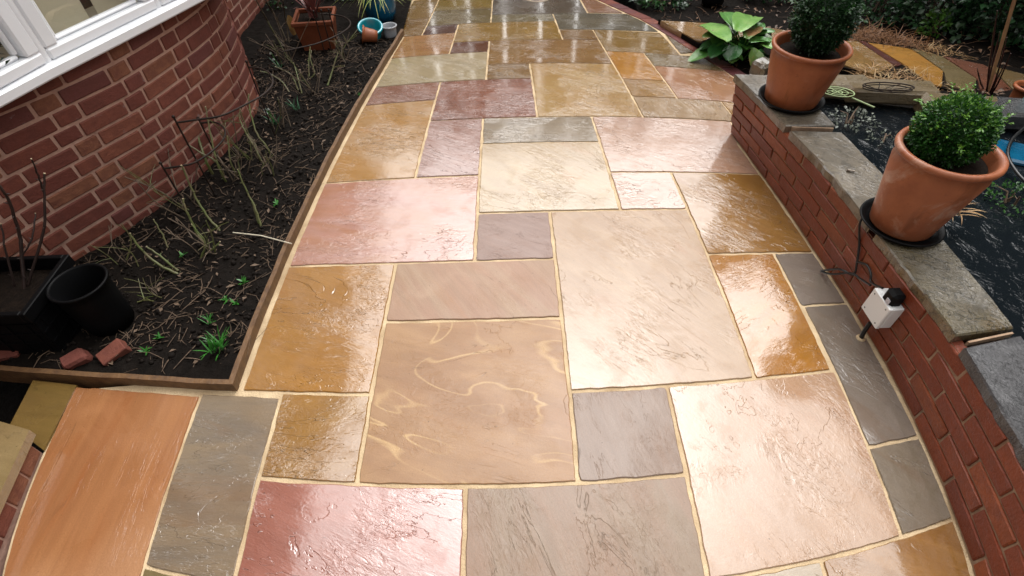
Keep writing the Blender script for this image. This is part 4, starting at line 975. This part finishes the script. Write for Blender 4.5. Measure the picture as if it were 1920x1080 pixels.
rose('pruned rose with mossy green stems in front of the bay, behind the tall hoop', [
 ([(384, 298, 0), (371, 253, .09), (366, 226, .15), (359, 195, .21)], .0062), ([(359, 196, .21), (352, 172, .25), (344, 152, .29)], .0035), ([(361, 200, .20), (368, 170, .26), (371, 139, .32)], .0045), ([(360, 200, .2), (347, 192, .22), (336, 178, .24)], .0035),
 ([(407, 305, 0), (379, 288, .05), (337, 262, .12), (286, 230, .2)], .0045), ([(409, 312, 0), (395, 250, .14), (386, 200, .25)], .0045), ([(432, 303, 0), (427, 255, .11)], .004)], dz=.11)
rose('pruned rose with two green stems close to the bay corner', [([(501, 277, 0), (482, 250, .07), (470, 214, .15), (466, 177, .23)], .0045), ([(484, 289, 0), (461, 249, .10), (450, 223, .16), (450, 205, .2)], .0045), ([(484, 289, 0), (478, 268, .05), (462, 250, .09)], .003)], dz=.07)
rose('low rose with long arching green stems in the middle of the bed', [([(337, 515, 0), (300, 497, .05), (267, 470, .11), (243, 438, .19)], .0055), ([(340, 512, 0), (305, 484, .07), (275, 462, .12)], .0045), ([(388, 467, 0), (367, 433, .08), (347, 387, .19), (342, 373, .22)], .005), ([(413, 433, 0), (387, 403, .07), (362, 360, .17), (340, 310, .30)], .005), ([(380, 480, 0), (398, 468, .04), (413, 453, .07)], .004), ([(376, 485, 0), (384, 455, .07), (360, 420, .15)], .004), ([(318, 470, 0), (305, 440, .06), (288, 412, .12)], .0032)])
rose('slim rose stems beside the timber edging halfway along the bed', [([(490, 427, 0), (480, 393, .07), (463, 360, .14), (445, 318, .24)], .0045), ([(486, 420, 0), (478, 395, .06), (470, 372, .10)], .004)])
rose('rose with upright pale green stems in front of the square planter', [([(580, 147, 0), (579, 120, .07), (582, 88, .15)], .0042), ([(576, 150, 0), (590, 138, .03), (582, 113, .10), (584, 95, .14)], .0035), ([(615, 160, 0), (623, 133, .06), (633, 100, .14)], .0042), ([(614, 160, 0), (626, 128, .06), (646, 124, .09)], .0035), ([(560, 170, 0), (545, 140, .08), (516, 125, .13)], .0042), ([(566, 175, 0), (560, 150, .06), (551, 118, .13)], .004), ([(545, 178, 0), (530, 155, .05), (505, 138, .10), (488, 134, .12)], .004)])
rose('tall thin shrub stems beyond the bay against the house wall', [([(537, 90, 0), (520, 72, .06), (502, 40, .20), (478, -4, .45)], .0055), ([(540, 83, 0), (518, 33, .18), (494, -6, .4)], .005), ([(543, 84, 0), (536, 40, .15), (530, 0, .35)], .004)], STEMB)
rose('dark bare twigs growing from the black square planter', [([(45, 545, .2), (40, 470, .35), (33, 425, .45), (15, 372, .58), (-10, 340, .66)], .0055), ([(50, 540, .2), (80, 440, .40), (84, 380, .52), (83, 325, .62)], .0045), ([(82, 360, .55), (72, 330, .62), (58, 298, .7)], .003), ([(42, 480, .33), (62, 440, .40), (66, 400, .46)], .003), ([(30, 540, .2), (10, 470, .36), (2, 420, .46)], .0035)], plain('dark_twig', (.022, .013, .011), (.035, .02, .016), 30, .5, .001))

DK = plain('dead_brown_stem', (.16, .115, .075), (.085, .06, .04), 30, .6, .001)
for bi, (u, v, n, hh, lab) in enumerate([(445, 335, 7, .24, 'tangle of dark dead stems beside the low wire hoop'), (530, 240, 8, .26, 'tangle of dark bare stems beyond the bay corner'), (585, 175, 8, .28, 'thicket of bare brown stems in the back half of the bed'), (395, 470, 6, .18, 'short dark bare stems in the middle of the bed'), (300, 560, 5, .12, 'broken brown stems right of the black round pot'), (505, 330, 6, .2, 'thin brown stems near the timber edging, mid bed'), (640, 115, 7, .22, 'brown stems between the square planter and the edging'), (360, 400, 7, .30, 'tall dark bare stems against the foot of the bay'), (470, 300, 7, .32, 'tall tangled stems at the bulge of the bay'), (540, 120, 8, .34, 'tall bare stems in the far corner beyond the bay'), (250, 500, 5, .2, 'short broken stems between the bay and the black pot')]):
    b0 = at(u, v, 0); t = thing('dead_shrub', b0, lab, 'shrub', 'bare stems in the bed')
    for _ in range(n):
        a_ = R.uniform(0, 6.28); sp_ = R.uniform(.2, .8); h_ = hh * R.uniform(.5, 1.15); p0 = b0 + V(R.gauss(0, .03), R.gauss(0, .03), 0); d_ = V(math.cos(a_) * sp_, math.sin(a_) * sp_, 1); p1 = p0 + d_ * h_ * .5 + V(R.gauss(0, .012), R.gauss(0, .012), 0); p2 = p0 + d_ * h_ + V(R.gauss(0, .03), R.gauss(0, .03), 0)
        q = MB(); r_ = R.uniform(.0022, .0045); C = cr([p0, p1, p2], 4); q.tube(C, [r_ * (1 - .06 * i) for i in range(len(C))], 5)
        for _k in range(R.randrange(1, 4)):
            i_ = R.randrange(3, 7); e_ = C[i_] + V(R.gauss(0, .05), R.gauss(0, .05), R.uniform(.02, .07)); q.tube([C[i_], C[i_].lerp(e_, .5) + V(0, 0, .006), e_], [r_ * .7, r_ * .5, r_ * .3], 4)
        q.build('stem', DK if R.random() < .65 else STEMG, t)
def support(label, zr, arc, legs):
    t = thing('plant_support', at(*arc[0], zr), label, 'plant support', 'metal hoops around the roses'); q = MB()
    q.tube(cr([at(u, v, zr) for u, v in arc], 6), .005, 6); q.build('hoop', M['blackiron'], t)
    for (u, v, du, dv) in legs:
        p = at(u, v, zr); q = MB(); q.tube([V(p.x, p.y, zr + .03), V(p.x, p.y, -.02)], .0045, 6); q.build('leg', M['blackiron'], t)
        q = MB(); q.lathe(V(p.x, p.y, zr + .03), [(.001, -.008), (.006, -.005), (.0085, .001), (.006, .007), (.001, .009)], 10); q.build('knob', M['blackiron'], t)
support('tall dark wire plant support with half hoop at the bay corner', .44, [(331, 230), (372, 224), (418, 216), (470, 191), (497, 175), (511, 157), (507, 139), (490, 129), (466, 126)], [(331, 230, 0, 0), (466, 126, 0, 0)])
support('low rusty wire hoop among the mossy rose stems', .27, [(307, 316), (335, 312), (362, 306), (388, 291), (407, 275), (420, 259), (422, 246), (415, 235), (400, 229), (376, 231)], [(307, 316, 0, 0), (376, 231, 0, 0)])
support('dark wire hoop standing in front of the square terracotta planter', .30, [(530, 97), (560, 90), (590, 83), (615, 74), (640, 62), (655, 50), (656, 40), (643, 31), (618, 27), (600, 27)], [(604, 28, 0, 0), (618, 27, 0, 0), (590, 30, 0, 0)])

SNOW = plain('white_petal', (.75, .78, .78), None, 10, .5, 0)
def snowdrop(u, v, n, seed, label, drops):
    rr = random.Random(seed); p = at(u, v, .01); t = thing('snowdrop_clump', p, label, 'snowdrop'); q = MB()
    for _ in range(n):
        a = rr.uniform(0, 6.28); q.blade(p + V(rr.gauss(0, .012), rr.gauss(0, .012), 0), V(math.cos(a) * .5, math.sin(a) * .5, 1), rr.uniform(.05, .10), .006, .5)
    q.build('leaf', leafmat('snowdrop_leaf', (.035, .12, .055), (.05, .16, .07), None, 20, .4), t)
    q = MB(); f = MB()
    for _ in range(drops):
        a = rr.uniform(0, 6.28); e = p + V(math.cos(a) * .03, math.sin(a) * .03, rr.uniform(.08, .12)); q.tube([p, p.lerp(e, .7) + V(0, 0, .02), e], .0014, 4, False)
        for k in range(3): b = k * 2.1; f.leaf(e, V(math.cos(b) * .35, math.sin(b) * .35, -1), V(math.cos(b), math.sin(b), .3), .020, .010, .3)
    q.build('stalk', GRASS, t)
    f.build('flower', SNOW, t)
snowdrop(516, 232, 16, 1, 'snowdrop clump with white flowers beside the bay corner', 4)
snowdrop(525, 128, 8, 2, 'single pale snowdrop in front of the square terracotta planter', 2)
snowdrop(555, 205, 14, 3, 'flowerless clump of grey-green bulb leaves near the bay corner', 0)
tuft('bulb_leaves', at(408, 655, .015), 44, .085, .0075, GRASS, 'bright green leafy clump near the front corner of the bed', 'plant', .9, .35, 91, .028)
tuft('bulb_leaves', at(392, 605, .015), 12, .05, .006, GRASS, 'small green shoots just behind the bright leafy clump', 'plant', .8, .35, 92, .012)
for i, (u, v, lab) in enumerate([(457, 531, 'tiny green seedling near the timber edging'), (425, 563, 'small leafy weed behind the bright green clump'), (445, 570, 'young weed beside the timber edging, left of the ochre slab'), (275, 658, 'pale green seedling beside the broken brick'), (300, 632, 'darker green weed right of the black round pot'), (343, 478, 'tiny blue-green seedling in the middle of the bed'), (675, 182, 'small green weed close to the timber edging near the back'), (520, 383, 'short green bulb shoots by the edging in mid bed')]):
    tuft('seedling', at(u, v, .015), 9, .035, .010, GRASS, lab, 'seedling', 1.2, .5, 100 + i, .008)
q = MB(); q.tube([at(437, 436, .03), at(490, 442, .05), at(547, 457, .055)], [.003, .0035, .003], 6); tag(q.build('white_cane', plain('pale_cane', (.62, .55, .42), None, 10, .5, 0)), 'pale thin stick lying across the timber edging', 'stick')

# black square planter with lattice sides
zt = .30
zt = .27; pb = at(41, 586, zt)
A = V(pb.x, pb.y, 0); Bc = at(121, 480, zt); W_ = .30; fdir = (V(Bc.x, Bc.y, 0) - A); LW = fdir.length; fdir.normalize(); ldir = V(-fdir.y, fdir.x, 0)
LW = min(LW, .42)
sq = thing('square_planter', pb, 'black square plastic planter with lattice sides in the corner of the bed', 'planter')
rot = Matrix((fdir, ldir, V(0, 0, 1))).transposed(); cen = A + fdir * LW / 2 + ldir * LW / 2
def sqring(z0, z1, o, inn): 
    q = MB()
    for d, s in ((fdir, 1), (fdir, -1), (ldir, 1), (ldir, -1)):
        e = ldir if d == fdir else fdir; L_ = LW + 2 * o if d == fdir else LW + 2 * o - 2 * inn
        c = cen + e * s * (LW / 2 + o - inn / 2) + V(0, 0, (z0 + z1) / 2); q.box(c, (L_, inn, z1 - z0) if d == fdir else (inn, L_, z1 - z0), rot, .003)
    return q
sqring(zt - .05, zt, .012, .022).build('rim', M['blackplastic'], sq)
for s in (1, -1):
    q = MB(); q.box(cen + ldir * s * (LW / 2 - .006) + V(0, 0, zt / 2 - .02), (LW, .010, zt - .06), rot); q.build('side', M['blackplastic'], sq)
    q = MB(); q.box(cen + fdir * s * (LW / 2 - .006) + V(0, 0, zt / 2 - .02), (.010, LW - .024, zt - .06), rot); q.build('side', M['blackplastic'], sq)
    for d, e in ((ldir, fdir), (fdir, ldir)):
        q = MB(); fc = cen + d * s * (LW / 2 + .001)
        for i in range(4):
            x = -LW / 2 + LW * (i + .5) / 4; q.box(fc + e * x + V(0, 0, zt / 2 - .03), (.008, .006, zt - .08) , Matrix((e, d, V(0, 0, 1))).transposed())
        for i in range(4): q.box(fc + V(0, 0, .03 + (zt - .1) * i / 3), (LW - .01, .005, .008), Matrix((e, d, V(0, 0, 1))).transposed())
        q.build('lattice', M['blackplastic'], sq)
q = MB(); q.box(cen + V(0, 0, zt - .07), (LW - .03, LW - .03, .02), rot); q.build('compost', M['wetgravel'], sq)
zz = .25; bp = at(147, 532, zz); bp.z = .01; rr_ = 52 / ppm(V(bp.x, bp.y, zz))
simple_pot('black_pot', bp, rr_ * .78, rr_ * .93, zz, M['blackplastic'], 'black round plastic pot beside the square planter', lip=.006, soil=False)
def shard(u, v, size, rot, label, seed):
    o = rock('brick_fragment', at(u, v, .03), size, rot, label, M['bay_brick'], 'brick piece', seed); o.rotation_euler = (.25, -.2, rot); return o
shard(143, 675, (.085, .07, .055), .7, 'broken red brick lump in front of the black pot', 3)
q = MB(); q.box((0, 0, 0), (.10, .062, .05), None, .003); o = q.build('brick_fragment', M['bay_brick']); o.location = at(214, 662, .025); o.rotation_euler = (.3, -.25, .75); tag(o, 'angular brown brick offcut right of the black pot', 'brick piece')
q = MB(); q.box((0, 0, 0), (.12, .05, .05), None, .004); o = q.build('brick_fragment', M['bay_brick']); o.location = at(8, 668, .02); o.rotation_euler = (.1, .1, .3); tag(o, 'red brick at the frame edge below the square planter', 'brick piece')

# ------------------------------------------------------------------ pots at the back of the bed
tc = at(598, 96, 0.0); zz = zof(tc, 38)
sp = thing('square_pot', tc, 'large square terracotta-coloured planter with red cordyline', 'planter')
hw, hb = .14, .112; q = MB(); Mx = rotz(.12); cz = V(tc.x, tc.y + .11, 0)
def frustum(q, c, h0, h1, z0, z1, Mx, cap=True):
    vs = [c + Mx @ V(sx * h, sy * h, z) for h, z in ((h0, z0), (h1, z1)) for sx, sy in ((-1, -1), (1, -1), (1, 1), (-1, 1))]
    q.add(vs, [(i, (i + 1) % 4, 4 + (i + 1) % 4, 4 + i) for i in range(4)] + ([(3, 2, 1, 0), (4, 5, 6, 7)] if cap else []))
frustum(q, cz, hb, hw, 0, zz - .03, Mx); q.build('pot_body', M['terra_dark'], sp)
q = MB()
for sx, sy, a_, b_ in ((0, -1, 1, 0), (0, 1, 1, 0), (-1, 0, 0, 1), (1, 0, 0, 1)): q.box(cz + Mx @ V(sx * hw, sy * hw, zz - .015), (2 * hw + .024 if a_ else .022, 2 * hw + .024 - .046 if b_ else .022, .03), Mx, .004)
q.build('rim', M['terra_dark'], sp)
q = MB(); q.box(cz + V(0, 0, zz - .035), (2 * hw - .03, 2 * hw - .03, .012), Mx); q.build('compost', M['wetgravel'], sp)
tuft('cordyline', cz + V(0, 0, zz - .02), 34, .40, .026, plain('cordyline_leaf', (.22, .075, .06), (.10, .03, .03), 12, .4, 0), 'cordyline with red-pink strap leaves in the square planter', 'plant', .8, .45, 121, .03)
DRY = leafmat('dry_leaf', (.36, .22, .07), (.26, .14, .05), None, 12, .6)
dl = thing('dead_leaf', at(552, 70), 'large curled yellow-brown dead leaf beside the square planter', 'leaf'); paddle(at(552, 66, .03), V(-.05, .05, 1), .15, .07, DRY, dl, .5, -.1, .2, 'leaf_blade', 4)
bpz = at(716, 36); simple_pot('glazed_pot', bpz, .11, .125, .24, M['blueglaze'], 'big dark blue glazed pot with arching variegated grass', belly=.02)
VARI = leafmat('variegated_grass', (.42, .46, .12), (.18, .30, .06), (.55, .55, .22), 16, .45)
tuft('variegated_grass', bpz + V(0, 0, .2), 190, .36, .010, VARI, 'arching yellow-striped grass spilling from the blue pot', 'grass', 1.0, 1.5, 131, .08)
bt_ = at(694, 78); Mt = Matrix.Rotation(math.radians(18), 3, V(1, .3, 0)); simple_pot('glazed_pot', bt_ + V(.01, .05, .0), .055, .088, .12, M['turq'], 'turquoise glazed bowl between the blue pot and the grey pot', Mt, .011, 'bowl', .012, False)
Mt = Matrix.Rotation(math.radians(62), 3, V(-.15, 1, 0)) @ Matrix.Rotation(math.radians(10), 3, 'X')
bt2 = at(703, 82); Mt = V(-1, -.15, .25).to_track_quat('Z', 'Y').to_matrix(); simple_pot('terracotta_pot', bt2 + V(.03, .0, .055), .040, .058, .115, M['terra'], 'small terracotta pot tipped on its side against the turquoise bowl', Mt, .007, 'plant pot', 0, False)
simple_pot('grey_pot', at(733, 70), .046, .057, .095, M['greybox'], 'small grey plastic pot at the back corner of the bed', None, .006, 'plant pot', 0, False)
simple_pot('black_pot', at(1335, 6), .09, .11, .16, M['blackplastic'], 'black plastic pot at the back beyond the bergenia')
for i, (u, v, rad, n, lab) in enumerate([(640, 4, (.26, .12, .14), 520, 'low dark foliage behind the square planter'), (520, 22, (.10, .12, .2), 120, 'dark strappy foliage against the house wall'), (775, -8, (.28, .10, .08), 420, 'low ivy along the far edge of the paving')]):
    p = at(u, v); cloud('shrub', (p.x, p.y + .1, rad[2] * .5), rad, n, .035, IVY, lab, seed=150 + i, low=0)

# ------------------------------------------------------------------ rest of the garden, which the wet stone mirrors
FW = plain('dark_fence_board', (.07, .045, .03), (.045, .03, .02), 12, .7, .002)
fence = thing('unseen_fence', V(0, 6, 0), 'unseen dark board fence added at the far end for its reflection', 'fence')  # unseen; added tall and dark to cut sky glare on the far slabs
x = -4.2; fb = MB(); fb.box((0, 0, 1.4), (.14, .02, 2.8), None, .003); fme = fb.mesh('fence_board'); fme.materials.append(FW); k = 0
while x < 6.5:
    o = link('fence_board', fme, None, fence); o.location = (x, 6.0 + R.uniform(-.004, .004), R.uniform(-.03, .03)); o.rotation_euler = (0, R.uniform(-.006, .006), 0)
    k += 1; x += .142 + (.035 if k % 3 == 0 else .0)  # added gaps let sky through as bright streaks in the slab reflections
HED = leafmat('conifer_hedge', (.012, .042, .014), (.02, .06, .02), None, 6, .6)
for i, (x, y, rx, ry, h) in enumerate([(4.3, 3.6, .8, .8, 3.9), (4.4, 2.2, .75, .8, 3.7), (4.4, .9, .75, .8, 3.9), (4.4, -.5, .75, .85, 3.8), (4.5, -2.0, .75, .9, 3.8), (4.2, 5.0, .8, .8, 3.8)]):
    rr = random.Random(300 + i); t = thing('conifer_tree', V(x, y, 0), 'tall dark conifer in the row on the far side of the pond', 'tree', 'conifers beyond the pond'); q = MB()
    for _ in range(2600):
        z = rr.uniform(.15, 1) ** .8; a = rr.uniform(0, 6.28); f = (1 - z ** 3) * rr.uniform(.75, 1.02) + .12
        p = V(x + math.cos(a) * rx * f, y + math.sin(a) * ry * f, z * h); q.leaf(p, V(math.cos(a), math.sin(a), rr.gauss(.5, .5)), V(rr.gauss(0, 1), rr.gauss(0, 1), 1), rr.uniform(.14, .24), rr.uniform(.07, .13))
    q.build('crown', HED, t); q = MB(); q.tube([V(x, y, -.3), V(x, y, h * .5), V(x, y, h * .95)], [.09, .06, .02], 8); q.build('trunk', M['twig'], t)
    q = MB(); q.lathe(V(x, y, 0), [(rx * .7, .3), (rx * .78, h * .3), (rx * .66, h * .6), (rx * .4, h * .85), (.02, h * .97)], 14); q.build('inner_crown', HED, t)
